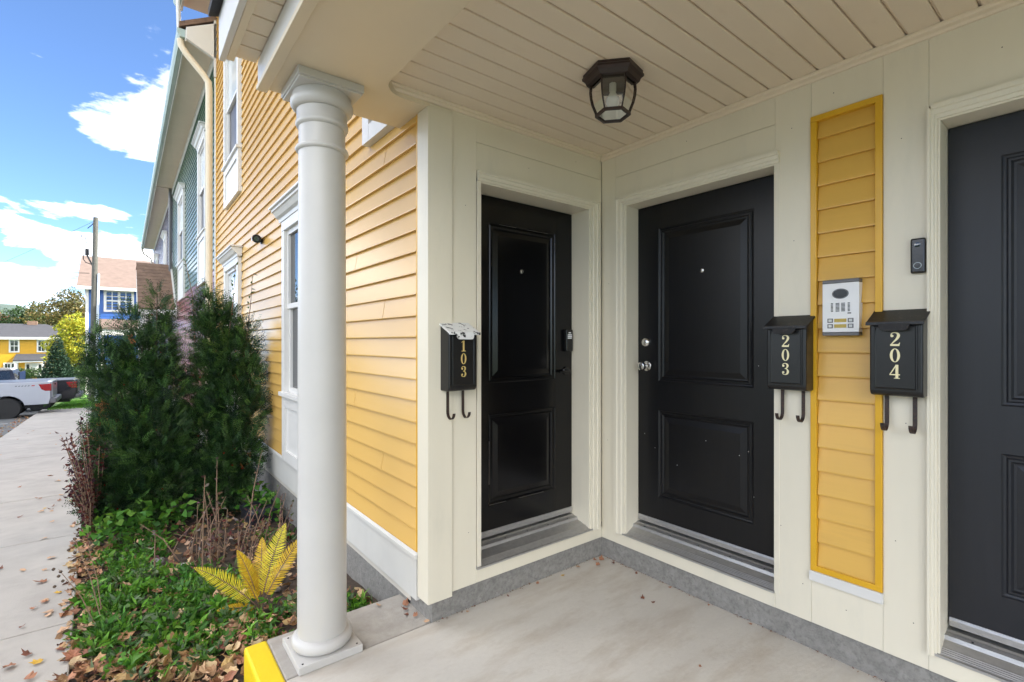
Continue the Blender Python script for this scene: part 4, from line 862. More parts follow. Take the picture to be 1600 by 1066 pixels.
def suv(label):
    t = local_thing('parked_car', label, 'car'); R = 0.36
    prof = [(0.0, 0.35)] + [(-0.85 + 0.42 * math.cos(a), R + 0.42 * math.sin(a)) for a in np.linspace(0.1, math.pi - 0.1, 8)] + [(-3.6 + 0.42 * math.cos(a), R + 0.42 * math.sin(a)) for a in np.linspace(0.1, math.pi - 0.1, 8)] + [(-4.4, 0.35), (-4.5, 0.7), (-4.35, 0.95), (-3.4, 1.08), (-0.05, 1.12), (0.03, 0.8)]
    MB().loft([[(x, yv, 0.8 + (z - 0.8) * s) for x, z in prof] for yv, s in ((-0.92, 0.95), (-0.88, 1), (0.88, 1), (0.92, 0.95))]).build('body', 'car_paint', t, smooth=30)
    MB().loft([[(-0.02, -0.86, 1.08), (-3.35, -0.86, 1.04), (-3.35, 0.86, 1.04), (-0.02, 0.86, 1.08)], [(-0.35, -0.70, 1.60), (-2.5, -0.70, 1.60), (-2.5, 0.70, 1.60), (-0.35, 0.70, 1.60)], [(-0.5, -0.6, 1.67), (-2.3, -0.6, 1.67), (-2.3, 0.6, 1.67), (-0.5, 0.6, 1.67)]]).build('cabin', 'car_paint', t, smooth=30)
    for s in (-1, 1):
        MB().loft([[(-0.35, s * 0.845, 1.14), (-3.05, s * 0.845, 1.12), (-2.45, s * 0.725, 1.55), (-0.52, s * 0.725, 1.55)], [(-0.35, s * 0.855, 1.14), (-3.05, s * 0.855, 1.12), (-2.45, s * 0.735, 1.55), (-0.52, s * 0.735, 1.55)]]).build('side_window', 'window_glass', t)
        MB().box(-0.12, 0.03, s * 0.7, s * 0.9, 0.85, 1.05).build('tail_light', 'tail_red', t, bevel=0.02)
        for x in (-0.85, -3.6): wheel(t, x, s * 0.8, R, 0.22, 'rim_silver', s)
    return t
cr_ = suv('dark car parked behind the silver pickup truck'); place_on_ground(cr_, -4.9, 34.6)

# ------------------------------------------------------------------ foliage helpers
def unit(v): return v / (np.linalg.norm(v, axis=-1, keepdims=True) + 1e-9)
def rand_dirs(n): return unit(RNG.normal(size=(n, 3)))
def leaf_quads(pos, dirs, length, width, cols, bend=0.25):
    """pointed leaves: two bent quads each, folded along the midrib"""
    n = len(pos); side = unit(np.cross(dirs, rand_dirs(n))); nrm = np.cross(side, dirs)
    L = length[:, None]; Wd = width[:, None] / 2
    b = pos; m = pos + dirs * L * 0.45 + nrm * L * bend * 0.25; t = pos + dirs * L - nrm * L * bend * 0.3
    v = np.stack([b, m + side * Wd + nrm * Wd * 0.3, t, m - side * Wd + nrm * Wd * 0.3], 1).reshape(-1, 3)
    f = np.arange(n * 4).reshape(n, 4)
    return v, f, np.repeat(cols, 4, 0)
def mixcol(n, pal, jit=0.18):
    pal = np.array(pal); c = pal[RNG.integers(0, len(pal), n)] * (1 + RNG.uniform(-jit, jit, (n, 1))); return np.clip(c * (1 + RNG.uniform(-0.08, 0.08, (n, 3))), 0, 1)
def sprigs(pos, dirs, lens, cols, k=16, nl=0.036, nw=0.0080):
    """conifer sprays: a twig with k flat needles in two ranks"""
    n = len(pos); side = unit(np.cross(dirs, rand_dirs(n))); up = np.cross(side, dirs)
    t = np.tile(np.repeat(np.linspace(0.08, 1, k // 2), 2), (n, 1)); s = np.tile(np.array([1, -1] * (k // 2)), (n, 1))
    base = pos[:, None] + dirs[:, None] * (lens[:, None] * t)[..., None] - up[:, None] * (lens[:, None] * t ** 2 * 0.12)[..., None]
    d = unit(side[:, None] * s[..., None] * 0.85 + dirs[:, None] * 0.6 + up[:, None] * RNG.uniform(-0.1, 0.45, (n, k))[..., None])
    ll = nl * RNG.uniform(0.75, 1.15, (n, k)) * (1.1 - 0.4 * t); wv = unit(np.cross(d, up[:, None])) * nw / 2
    tip = base + d * ll[..., None]; mid = base + d * ll[..., None] * 0.5
    v = np.stack([base, mid + wv, tip, mid - wv], 2).reshape(-1, 3); c = np.repeat(np.repeat(cols, k, 0), 4, 0)
    c = c * np.repeat(1 + RNG.uniform(-0.12, 0.12, (n * k, 1)), 4, 0)
    return v, np.arange(n * k * 4).reshape(-1, 4), np.clip(c, 0, 1)
def in_lobes(lobes, n, lo=0.35, hi=1.05, gap=0.0):
    """points spread through a union of ellipsoids, thicker near their skins"""
    vol = np.array([l[3] * l[4] * l[5] for l in lobes]) ** 0.75; pick = RNG.choice(len(lobes), n, p=vol / vol.sum())
    L = np.array(lobes)[pick]; d = rand_dirs(n); r = lo + (hi - lo) * RNG.random(n) ** 0.45
    r = r * (1 + 0.16 * np.sin(d[:, 0] * 7 + pick) * np.sin(d[:, 2] * 6 + pick * 2))
    return L[:, :3] + d * r[:, None] * L[:, 3:6], d, r, pick
# ------------------------------------------------------------------ yews by the facade
def yew(label, base, lobes, n, loc):
    g = zg(base[1]); t = thing('yew_shrub', label, 'shrub', (base[0], base[1], g - 0.02))
    st = MB()
    for (x, y, z, rx, ry, rz) in lobes:
        b0 = Vector((base[0] + random.uniform(-0.05, 0.05), base[1] + random.uniform(-0.05, 0.05), g - 0.05)); e = Vector((x, y, z + rz * 0.6)); m = b0.lerp(e, 0.45) + Vector((random.uniform(-0.06, 0.06), random.uniform(-0.06, 0.06), 0.05))
        st.tube([tuple(b0), tuple(m), tuple(e)], [0.022, 0.014, 0.004], 6)
    st.build('trunk', 'bark', t, smooth=60)
    p, d, r, pick = in_lobes(lobes, n)
    dirs = unit(d * 0.75 + np.array([0, 0, 0.55]) + RNG.normal(size=(n, 3)) * 0.35)
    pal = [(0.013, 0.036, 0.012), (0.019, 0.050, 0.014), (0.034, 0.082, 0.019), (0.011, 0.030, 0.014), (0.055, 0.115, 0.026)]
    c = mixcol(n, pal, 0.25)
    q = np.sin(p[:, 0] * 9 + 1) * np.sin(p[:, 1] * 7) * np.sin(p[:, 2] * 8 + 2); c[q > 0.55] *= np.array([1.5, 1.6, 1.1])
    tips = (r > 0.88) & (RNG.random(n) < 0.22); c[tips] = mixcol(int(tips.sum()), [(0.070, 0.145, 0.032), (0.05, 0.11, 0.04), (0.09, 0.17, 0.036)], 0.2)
    bad = RNG.random(n) < 0.002; c[bad] = (0.30, 0.09, 0.025)
    for (cx, cy, cz) in [l[:3] for l in lobes[::6]]:
        o = p[RNG.integers(0, n)]; near = np.linalg.norm(p - o, axis=1) < 0.05; c[near] = np.array([0.34, 0.10, 0.03]) * RNG.uniform(0.6, 1.2, (near.sum(), 1))
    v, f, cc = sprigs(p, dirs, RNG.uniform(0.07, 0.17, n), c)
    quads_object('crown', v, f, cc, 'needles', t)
    be = in_lobes(lobes, 46, 0.85, 1.05)[0]
    mb = MB()
    for q in be:
        mb.lathe([(0.001, -0.006), (0.006, -0.003), (0.006, 0.003), (0.001, 0.006)], tuple(q), 6)
    tag(mb.build('berries', 'tail_red', t), kind='stuff')
    return t
YA = [(0.06, 6.05, 0.02, 0.32, 0.36, 0.36), (0.29, 6.0, 0.10, 0.26, 0.32, 0.42), (-0.06, 6.1, 0.42, 0.23, 0.30, 0.34), (0.22, 5.95, 0.55, 0.27, 0.32, 0.36), (0.05, 6.1, 0.90, 0.25, 0.30, 0.30), (0.30, 6.1, 0.95, 0.20, 0.25, 0.30),
      (-0.12, 6.2, 1.20, 0.16, 0.22, 0.22), (0.14, 6.15, 1.30, 0.19, 0.22, 0.24), (0.30, 6.2, 1.40, 0.11, 0.18, 0.28), (0.26, 6.15, 1.78, 0.055, 0.07, 0.26), (0.05, 6.2, 1.58, 0.08, 0.10, 0.20), (-0.21, 6.2, 1.42, 0.07, 0.09, 0.15), (0.36, 6.2, 1.66, 0.04, 0.06, 0.16), (-0.12, 5.95, 0.0, 0.18, 0.22, 0.24)]
YB = [(0.78, 5.9, 0.02, 0.24, 0.34, 0.34), (0.90, 5.75, 0.30, 0.22, 0.26, 0.30), (0.70, 6.05, 0.55, 0.21, 0.30, 0.34), (0.86, 5.95, 0.80, 0.23, 0.28, 0.30), (0.73, 6.05, 1.10, 0.19, 0.26, 0.28), (0.90, 6.0, 1.25, 0.19, 0.24, 0.26),
      (0.74, 6.1, 1.50, 0.15, 0.20, 0.24), (0.86, 6.1, 1.62, 0.11, 0.14, 0.24), (0.70, 6.1, 1.82, 0.08, 0.09, 0.18), (0.64, 6.1, 1.72, 0.05, 0.08, 0.18), (1.04, 5.85, 1.08, 0.12, 0.18, 0.18), (1.05, 5.9, 1.48, 0.07, 0.09, 0.20), (1.06, 5.7, 0.75, 0.10, 0.16, 0.18)]
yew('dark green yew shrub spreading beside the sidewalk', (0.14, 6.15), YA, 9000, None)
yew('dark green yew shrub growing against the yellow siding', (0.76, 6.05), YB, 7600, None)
# long bare shoots standing out of the yew
sh = MB()
for (x, y, z, tx, ty, tz) in ((0.86, 6.0, 1.6, 0.93, 5.95, 2.28), (1.00, 5.9, 1.5, 1.06, 5.75, 2.18), (0.58, 6.1, 1.6, 0.50, 6.2, 2.32)):
    sh.tube([(x, y, z - 0.2), ((x + tx) / 2 + 0.02, (y + ty) / 2, (z + tz) / 2), (tx, ty, tz)], [0.006, 0.004, 0.002], 5)
vs = thing('climbing_vine', 'thin leafy vine shoots rising out of the yew by the siding', 'vine', (0.8, 6.05, 1.4)); sh.build('stem', 'stem_brown', vs, smooth=60)
pp = np.concatenate([np.linspace((0.86, 6.0, 1.6), (0.93, 5.95, 2.28), 16), np.linspace((1.0, 5.9, 1.5), (1.06, 5.75, 2.18), 14), np.linspace((0.58, 6.1, 1.6), (0.5, 6.2, 2.32), 14)])
v, f, c = leaf_quads(pp, unit(RNG.normal(size=(44, 3)) + np.array([0, 0, 0.3])), RNG.uniform(0.03, 0.06, 44), RNG.uniform(0.015, 0.028, 44), mixcol(44, [(0.05, 0.12, 0.03), (0.08, 0.15, 0.04)])); tag(quads_object('leaves', v, f, c, 'foliage', vs), kind='stuff')
# purple barberry on the sidewalk side
ba = thing('barberry_shrub', 'dark purple-leaved barberry at the sidewalk edge of the yew', 'shrub', (-0.24, 5.75, zg(6.0) - 0.02))
st = MB(); P = []
for k in range(34):
    a = random.uniform(0, 2 * math.pi); r = random.uniform(0.05, 0.22); h = random.uniform(0.45, 1.05); b0 = Vector((-0.24, 5.75, zg(5.75) - 0.05)); e = Vector((-0.31 + r * math.cos(a) * 0.8, 5.75 + r * math.sin(a) * 1.6, zg(5.75) + h)); m = b0.lerp(e, 0.5) + Vector((0.02, 0, 0.06))
    st.tube([tuple(b0), tuple(m), tuple(e)], [0.005, 0.004, 0.0015], 5)
    for t in np.linspace(0.25, 1.02, 26): P.append(tuple((b0.lerp(m, t * 2) if t < 0.5 else m.lerp(e, t * 2 - 1))))
st.build('stem', 'stem_brown', ba, smooth=60); P = np.array(P) + RNG.normal(size=(len(P), 3)) * 0.012
n = len(P); v, f, c = leaf_quads(P, unit(RNG.normal(size=(n, 3)) + np.array([0, 0, 0.5])), RNG.uniform(0.028, 0.05, n), RNG.uniform(0.014, 0.024, n), mixcol(n, [(0.055, 0.016, 0.022), (0.09, 0.022, 0.024), (0.04, 0.014, 0.022), (0.13, 0.03, 0.02)], 0.3)); quads_object('crown', v, f, c, 'foliage', ba)

# ------------------------------------------------------------------ yellow fern
def fern(label, base, fronds):
    t = thing('fern', label, 'fern', base)
    for (az, lean, ln, pal, tw) in fronds:
        a = rad(az); d = np.array([math.cos(a), math.sin(a), 0.0]); up = np.array([0, 0, 1.0]); sd = np.cross(d, up)
        ts = np.linspace(0, 1, 46); pts = np.array([np.array(base) + d * ln * (math.sin(lean) * s + 0.10 * s * s) + up * ln * (math.cos(lean) * s - 0.10 * s ** 3) for s in ts])
        rb = MB().tube([tuple(p) for p in pts[::3]], list(np.linspace(0.0042, 0.0012, len(pts[::3]))), 5).build('frond', 'stem_brown', t, smooth=60)
        V = []; F = []; C = []
        for i in range(8, 46):
            s = ts[i]; w = ln * 0.130 * math.sin(math.pi * min(1, (s - 0.10) / 0.90) ** 0.72) ** 0.85 + 0.004
            tan = unit(pts[min(i + 1, 45)] - pts[max(i - 1, 0)]); nr0 = np.cross(sd, tan); sdt = sd * math.cos(tw) + nr0 * math.sin(tw); nr = np.cross(sdt, tan)
            for sg in (-1, 1):
                dr = unit(sdt * sg + tan * 0.45 - nr * -0.12 + RNG.normal(size=3) * 0.05); wid = unit(np.cross(dr, nr)) * 0.0021
                col = np.array(pal) * RNG.uniform(0.8, 1.2); m = 5; prev = None
                for k in range(m + 1):
                    q = k / m; c0 = pts[i] + dr * w * q + tan * w * 0.10 * q * q + nr * (-0.10 * w * q * q)
                    ww = wid * (0.5 + 0.9 * math.sin(math.pi * min(1, q * 0.85 + 0.15))) * (1 if k < m else 0.15) * (1 + 0.25 * (k % 2))
                    V += [c0 + ww, c0 - ww]; cc = col * (1 - 0.25 * q * RNG.random()); C += [cc, cc]
                    if prev is not None: F.append([prev, len(V) - 2, len(V) - 1, prev + 1])
                    prev = len(V) - 2
        quads_object('pinnae', np.array(V), np.array(F), np.clip(np.array(C), 0, 1), 'foliage', rb)
    return t
YL, OR = (0.74, 0.64, 0.05), (0.68, 0.44, 0.03)
fern('yellow autumn fern fanning out of the bed beside the porch column', (0.66, 3.36, zg(3.36) - 0.03), [(172, 0.66, 0.48, YL, 0.95), (150, 0.22, 0.42, OR, 0.5), (20, 0.22, 0.54, YL, -0.7), (-12, 0.42, 0.50, OR, -0.9), (190, 1.1, 0.24, OR, 0.8), (75, 0.30, 0.44, OR, 0.2), (120, 0.40, 0.40, YL, 0.4), (215, 0.35, 0.36, OR, 0.3)])

# ------------------------------------------------------------------ low weeds, ground cover and leaf litter
def bedz(y): return np.array([zg(q) for q in y]) - 0.03
def bed_points(n, fn):
    out = []
    while len(out) < n:
        y = random.uniform(2.2, 6.4); x = random.uniform(xr(y) - 0.06, 1.2)
        if y < 2.66 and x > 0.42: continue
        if random.random() < fn(x, y): out.append((x, y))
    return np.array(out)
def green_density(x, y):
    d = 0.0
    for (cx, cy, rx, ry, k) in ((0.22, 3.45, 0.42, 0.55, 1), (0.02, 4.15, 0.30, 0.60, 1), (0.40, 3.9, 0.30, 0.5, 0.8), (-0.10, 3.6, 0.16, 0.3, 1), (0.05, 5.1, 0.28, 0.45, 0.7), (1.05, 2.95, 0.13, 0.2, 1), (1.05, 4.6, 0.12, 0.25, 0.8), (0.72, 3.2, 0.3, 0.16, 0.6), (0.25, 2.95, 0.25, 0.16, 0.45), (0.55, 2.95, 0.2, 0.15, 0.35)):
        q = ((x - cx) / rx) ** 2 + ((y - cy) / ry) ** 2; d = max(d, k * max(0, 1 - q * q))
    return d * (0.55 + 0.45 * math.sin(x * 19 + 3 * math.sin(y * 5)) * math.sin(y * 13 + x * 4))
xy = bed_points(1100, green_density); N_ = 10
cen = np.repeat(xy, N_, 0); n = len(cen); ang = RNG.uniform(0, 2 * np.pi, n); el = RNG.uniform(0.05, 1.1, n); hh = np.repeat(RNG.uniform(0.0, 0.07, len(xy)), N_)
pos = np.stack([cen[:, 0] + 0.012 * np.cos(ang), cen[:, 1] + 0.012 * np.sin(ang), bedz(cen[:, 1]) + RNG.uniform(0, 1, n) * hh], 1)
d = np.stack([np.cos(ang) * np.cos(el), np.sin(ang) * np.cos(el), np.sin(el)], 1)
v, f, c = leaf_quads(pos, d, np.repeat(RNG.uniform(0.5, 1.25, len(xy)), N_) * RNG.uniform(0.035, 0.075, n), np.repeat(RNG.uniform(0.4, 1.3, len(xy)), N_) * RNG.uniform(0.014, 0.03, n), np.repeat(mixcol(len(xy), [(0.07, 0.20, 0.018), (0.10, 0.26, 0.025), (0.05, 0.16, 0.02), (0.14, 0.31, 0.03), (0.08, 0.19, 0.035), (0.12, 0.18, 0.08)], 0.2), N_, 0) * RNG.uniform(0.75, 1.25, (n, 1)), 0.5)
tag(quads_object('ground_cover', v, f, c, 'foliage'), 'bright green weeds and ground cover growing between the sidewalk and column', 'ground cover', kind='stuff')
# broad weed leaves at the foot of the yews
xy = np.array([(random.uniform(-0.25, 0.45), random.uniform(5.2, 5.75)) for _ in range(46)] + [(random.uniform(0.95, 1.17), random.uniform(5.0, 5.9)) for _ in range(30)]); n = len(xy) * 5
cen = np.repeat(xy, 5, 0); ang = RNG.uniform(0, 6.28, n); pos = np.stack([cen[:, 0] + 0.03 * np.cos(ang), cen[:, 1] + 0.03 * np.sin(ang), bedz(cen[:, 1]) + RNG.uniform(0.02, 0.28, n)], 1); el = RNG.uniform(-0.2, 0.9, n)
v, f, c = leaf_quads(pos, np.stack([np.cos(ang) * np.cos(el), np.sin(ang) * np.cos(el), np.sin(el)], 1), RNG.uniform(0.05, 0.10, n), RNG.uniform(0.035, 0.065, n), mixcol(n, [(0.07, 0.20, 0.025), (0.05, 0.15, 0.02), (0.13, 0.28, 0.03)], 0.25), 0.4)
tag(quads_object('broad_weeds', v, f, c, 'foliage'), 'broad bright green weed leaves at the foot of the yews', 'weeds', kind='stuff')
# leaf litter: curled lobed leaves
def leaf_mesh(name, seed, m, size=0.07, curl=0.5):
    r = random.Random(seed); mb = MB(); n = 14; rim = []; lob = [1.0, 0.70, 0.84, 0.62, 0.74, 0.56, 0.55, 0.42, 0.55, 0.56, 0.74, 0.62, 0.84, 0.70]
    c = mb.P(0, 0, 0.004)
    ax = r.uniform(0, math.pi)
    for k in range(n):
        a = 2 * math.pi * k / n; q = size * 0.55 * lob[k] * r.uniform(0.85, 1.15); x, y = q * math.cos(a), q * math.sin(a) * 0.8
        z = curl * ((x * math.cos(ax) + y * math.sin(ax)) ** 2 / size) * 1.6 + r.uniform(0, 0.004) ; rim.append(mb.P(x, y, z))
    for k in range(n): mb.f.append([c, rim[k], rim[(k + 1) % n]])
    me = mb.mesh(name, recalc=False); me.materials.append(MATS[m]); return me
LM = [leaf_mesh('fallen_leaf', s, m, z, c) for s, m, z, c in ((1, 'dry_leaf', 0.085, 0.5), (2, 'dry_leaf_dark', 0.06, 0.7), (3, 'dry_leaf_pale', 0.08, 0.4), (4, 'dry_leaf', 0.06, 0.9), (5, 'dry_leaf_pale', 0.095, 0.8), (6, 'yellow_leaf', 0.06, 0.3))]
def litter(name, label, xy, zoff, m, size):
    V = []; F = []
    for (x, y) in xy:
        me = random.choice(LM[:5]); sc = random.uniform(0.5, 1.15) * size; az = random.uniform(0, 6.28); tl = random.gauss(0, 0.45); R = Matrix.Rotation(az, 3, 'Z') @ Matrix.Rotation(tl, 3, 'X') @ Matrix.Rotation(random.gauss(0, 0.4), 3, 'Y'); o = len(V)
        z = zg(y) + zoff + random.uniform(0.0, 0.03)
        for w in me.vertices: q = R @ (w.co * sc); V.append((q.x + x, q.y + y, q.z + z))
        for p in me.polygons: F.append([o + i for i in p.vertices])
    mb = MB(); mb.v = V; mb.f = F; return tag(mb.build(name, m, recalc=False), label, 'leaves', kind='stuff')
def lit_d(x, y):
    k = 0.16
    if y < 3.25: k = 0.9 * (1 if x < 0.6 else 0.5)
    if abs(x - xr(y)) < 0.13: k = max(k, 0.5)
    return k
pts_ = bed_points(2300, lit_d)
litter('leaf_litter', 'tan curled dead leaves heaped over the planting bed', pts_[:1000], -0.02, 'dry_leaf', 1.0)
litter('leaf_litter', 'dark brown dead leaves scattered over the planting bed', pts_[1000:1750], -0.025, 'dry_leaf_dark', 0.85)
litter('leaf_litter', 'pale dried leaves scattered over the planting bed', pts_[1750:], -0.018, 'dry_leaf_pale', 1.0)
lk = np.array([(xr(y) - SW - random.uniform(0.05, 0.5) ** 1.0, y) for y in np.random.default_rng(5).uniform(9, 27, 420)])
litter('gutter_leaves', 'dead leaves gathered along the kerb of the parking lot', lk, -0.12, 'dry_leaf', 1.0)
# single leaves on the sidewalk, each its own object
def one_leaf(k, x, y, z, s, label, group):
    o = bpy.data.objects.new('fallen_leaf', LM[k % 6]); COL.objects.link(o); o.location = (x, y, z); o.rotation_euler = (random.gauss(0, 0.12), random.gauss(0, 0.12), random.uniform(0, 6.28)); o.scale = (s, s, s); return tag(o, label, 'leaf', group)
SWL = ['dry tan leaf lying on the concrete sidewalk', 'small dark brown leaf lying on the concrete sidewalk', 'pale dried leaf lying on the concrete sidewalk', 'tightly curled tan leaf lying on the concrete sidewalk', 'large pale curled leaf lying on the concrete sidewalk', 'small yellow leaf lying on the concrete sidewalk']
rr = random.Random(21)
for k in range(110):
    y = 3.0 + 15 * rr.random() ** 1.7; e = rr.random(); x = xr(y) - (0.02 + 0.35 * e * e if rr.random() < 0.6 else rr.uniform(0.1, 1.5)); i = rr.choice([0, 0, 1, 2, 2, 3, 4, 5])
    one_leaf(i, x, y, zg(y) + 0.006, rr.uniform(0.6, 1.15), SWL[i], 'fallen leaves on the sidewalk')
PFL = ['dry tan leaf lying on the porch floor', 'small dark brown leaf lying on the porch floor', 'pale dried leaf lying on the porch floor', 'tightly curled tan leaf lying on the porch floor', 'large pale leaf on the porch floor', 'small yellow leaf lying on the porch floor']
for (x, y, i, s) in ((2.42, 2.16, 3, 0.9), (2.50, 2.20, 0, 0.8), (2.52, 2.12, 1, 0.8), (2.46, 2.22, 0, 0.6), (2.30, 2.22, 2, 0.7), (2.14, 2.20, 5, 0.7), (1.95, 2.22, 0, 0.45), (1.72, 2.21, 1, 0.5), (1.45, 2.22, 2, 0.4), (2.52, 1.93, 1, 0.5), (2.53, 1.70, 0, 0.4), (2.30, 1.72, 1, 0.75), (2.31, 1.66, 1, 0.55), (2.53, 1.45, 3, 0.4), (2.53, 1.22, 0, 0.4), (1.20, 2.45, 1, 0.9), (1.21, 2.36, 3, 0.8), (1.22, 2.50, 0, 0.8), (1.18, 2.40, 1, 0.7), (1.10, 2.58, 2, 0.6), (1.23, 2.28, 2, 0.6), (2.02, 1.2, 3, 0.4)):
    one_leaf(i, x, y, 0.006, s * 0.85, PFL[i], 'fallen leaves on the porch floor')
dbr = MB()
for k in range(420):     # grit and crumbled leaf along the foot of the porch walls
    if random.random() < 0.5: x, y = random.uniform(1.27, 2.55), 2.252 - abs(random.gauss(0, 0.008))
    else: x, y = 2.557 - abs(random.gauss(0, 0.008)), random.uniform(0.2, 2.24)
    s = random.uniform(0.003, 0.009); q = [Vector((random.uniform(-s, s), random.uniform(-s, s), random.uniform(0, s))) for _ in range(3)]; dbr.face([(x + w.x, y + w.y, 0.002 + w.z) for w in q])
tag(dbr.build('wall_debris', 'dry_leaf_dark', recalc=False), 'brown leaf crumbs lying along the foot of the porch walls', 'debris', kind='stuff')
# dead flower stems in the bed
dp = thing('dead_perennial', 'brown withered stems with dried leaves in front of the yews', 'plant', (0.62, 4.35, zg(4.35) - 0.03))
st = MB(); P = []
for k in range(50):
    x, y = 0.64 + random.gauss(0, 0.19), 4.45 + random.gauss(0, 0.25); h = random.uniform(0.15, 0.48); g = zg(y) - 0.04; l = (random.gauss(0, 0.10), random.gauss(0, 0.10))
    if k in (3, 7, 11): h = 0.75
    if k == 5: x, y, h, l = 0.86, 4.3, 0.55, (0.10, -0.05)
    pts = [(x, y, g), (x + l[0] * 0.5, y + l[1] * 0.5, g + h * 0.6), (x + l[0] * 1.2, y + l[1] * 1.2, g + h)]
    st.tube(pts, [0.0055, 0.0042, 0.002], 5)
    for t in np.linspace(0.35, 1, 7): P.append((x + l[0] * 1.1 * t, y + l[1] * 1.1 * t, g + h * t))
st.build('stem', 'stem_brown', dp, smooth=60); P = np.array(P); n = len(P)
v, f, c = leaf_quads(P, rand_dirs(n), RNG.uniform(0.025, 0.055, n), RNG.uniform(0.012, 0.024, n), mixcol(n, [(0.10, 0.05, 0.05), (0.16, 0.09, 0.06), (0.20, 0.17, 0.15), (0.12, 0.03, 0.03), (0.10, 0.13, 0.03)], 0.3), 0.8); tag(quads_object('dried_leaves', v, f, c, 'foliage', dp), kind='stuff')
# tall seed stalks leaning over the sidewalk
ss = thing('seed_stalk', 'thin dark seed-head stalks leaning over the sidewalk edge', 'plant', (-0.12, 3.75, zg(3.75)))
for (tx, ty, tz, px_, py_) in ((-0.24, 3.95, 0.50, -0.10, 3.75), (-0.30, 3.85, 0.36, -0.12, 3.72), (-0.18, 4.0, 0.42, -0.10, 3.78)):
    g = zg(3.75) - 0.03; e = Vector((tx, ty, g + tz)); b0 = Vector((px_, py_, g)); s_ = MB().tube([tuple(b0), tuple(b0.lerp(e, 0.5) + Vector((0.01, 0, 0.02))), tuple(e)], [0.003, 0.0025, 0.0015], 5).build('stalk', 'stem_brown', ss, smooth=60)
    for k in range(5):
        q = e - Vector((0, 0, 0.05)) * k * 0.5 + Vector((random.uniform(-0.025, 0.025), random.uniform(-0.025, 0.025), 0.01)); MB().lathe([(0.002, -0.008), (0.008, -0.003), (0.009, 0.003), (0.003, 0.009)], tuple(q), 7).build('seed_head', 'bark', s_, smooth=60)
# black tub by the wall, edging stone
tb = thing('planter_tub', 'black plastic tub lying upside down against the foundation under the yew', 'tub', (1.08, 5.35, zg(5.35)))
g = zg(5.35) - 0.04
def rr_ring(hx, hy, z, r=0.04, n=5): 
    out = []
    for (sx, sy, a0) in ((1, 1, 0), (-1, 1, 90), (-1, -1, 180), (1, -1, 270)):
        for k in range(n): a = rad(a0 + 90 * k / (n - 1)); out.append((1.05 + sx * (hx - r) + r * math.cos(a), 5.35 + sy * (hy - r) + r * math.sin(a), g + z))
    return out
MB().loft([rr_ring(0.145, 0.20, 0), rr_ring(0.14, 0.195, 0.10), rr_ring(0.155, 0.21, 0.105), rr_ring(0.155, 0.21, 0.125), rr_ring(0.135, 0.19, 0.13), rr_ring(0.12, 0.175, 0.17), rr_ring(0.09, 0.14, 0.175)]).build('body', 'tub', tb, smooth=30)
for k in range(3):
    y = 5.23 + 0.12 * k; MB().box(0.97, 1.13, y - 0.012, y + 0.012, g + 0.170, g + 0.185).build('rib', 'tub', tb, bevel=0.004)
for (x, y, s) in ((0.93, 3.9, 0.035), (0.80, 3.55, 0.022), (0.98, 3.55, 0.028), (0.36, 4.45, 0.045), (0.88, 3.4, 0.02), (0.20, 4.7, 0.05)):
    bm = bmesh.new(); bmesh.ops.create_icosphere(bm, subdivisions=2, radius=s)
    for w in bm.verts: w.co *= random.uniform(0.85, 1.15); w.co.z *= 0.65
    me = bpy.data.meshes.new('stone'); bm.to_mesh(me); bm.free(); me.materials.append(MATS['stone']); me.shade_smooth(); o = bpy.data.objects.new('stone', me); COL.objects.link(o); o.location = (x, y, zg(y) - 0.02); tag(o, 'small grey stone lying in the planting bed', 'stone', 'stones in the planting bed')

# ------------------------------------------------------------------ trees and hedges in the distance
def tree(name, label, base, h, crown, pal, n, leaf, trunk_r=0.15, group=None, cat='tree', trunk=True):
    """crown = lobes relative to the base: (x, y, z, rx, ry, rz)"""
    t = thing(name, label, cat, base, group); B = Vector(base); tk = MB()
    if trunk:
        tk.tube([tuple(B - Vector((0, 0, 0.2))), tuple(B + Vector((0.05, 0, h * 0.35))), tuple(B + Vector((0.0, 0.1, h * 0.7)))], [trunk_r, trunk_r * 0.7, trunk_r * 0.3], 8)
        for l in crown: a = B + Vector((0.03, 0.03, h * random.uniform(0.25, 0.45))); e = B + Vector(l[:3]); tk.tube([tuple(a), tuple(a.lerp(e, 0.5) + Vector((0, 0, 0.1))), tuple(e)], [trunk_r * 0.45, trunk_r * 0.3, trunk_r * 0.08], 6)
        tk.build('trunk', 'bark', t, smooth=60)
    lobes = [(B.x + x, B.y + y, B.z + z, a, b, c) for (x, y, z, a, b, c) in crown]
    p, d, r, pick = in_lobes(lobes, n, 0.4, 1.08)
    v, f, c = leaf_quads(p, unit(d + RNG.normal(size=(n, 3)) * 0.8), leaf * RNG.uniform(0.7, 1.3, n), leaf * 0.6 * RNG.uniform(0.7, 1.3, n), mixcol(n, pal, 0.25)); quads_object('crown', v, f, c, 'foliage', t); return t
def lobes_for(h, w, k, seed, low=0.35):
    r = random.Random(seed); out = []
    for i in range(k):
        z = h * (low + (0.95 - low) * (i + 0.5) / k); ww = w * 0.5 * math.sin(math.pi * min(1, (z / h - low + 0.18) / (1.12 - low))) ** 0.7
        out.append((r.uniform(-1, 1) * ww * 0.75, r.uniform(-1, 1) * ww * 0.75, z, ww * r.uniform(0.45, 0.7), ww * r.uniform(0.45, 0.7), h * r.uniform(0.09, 0.15)))
    return out
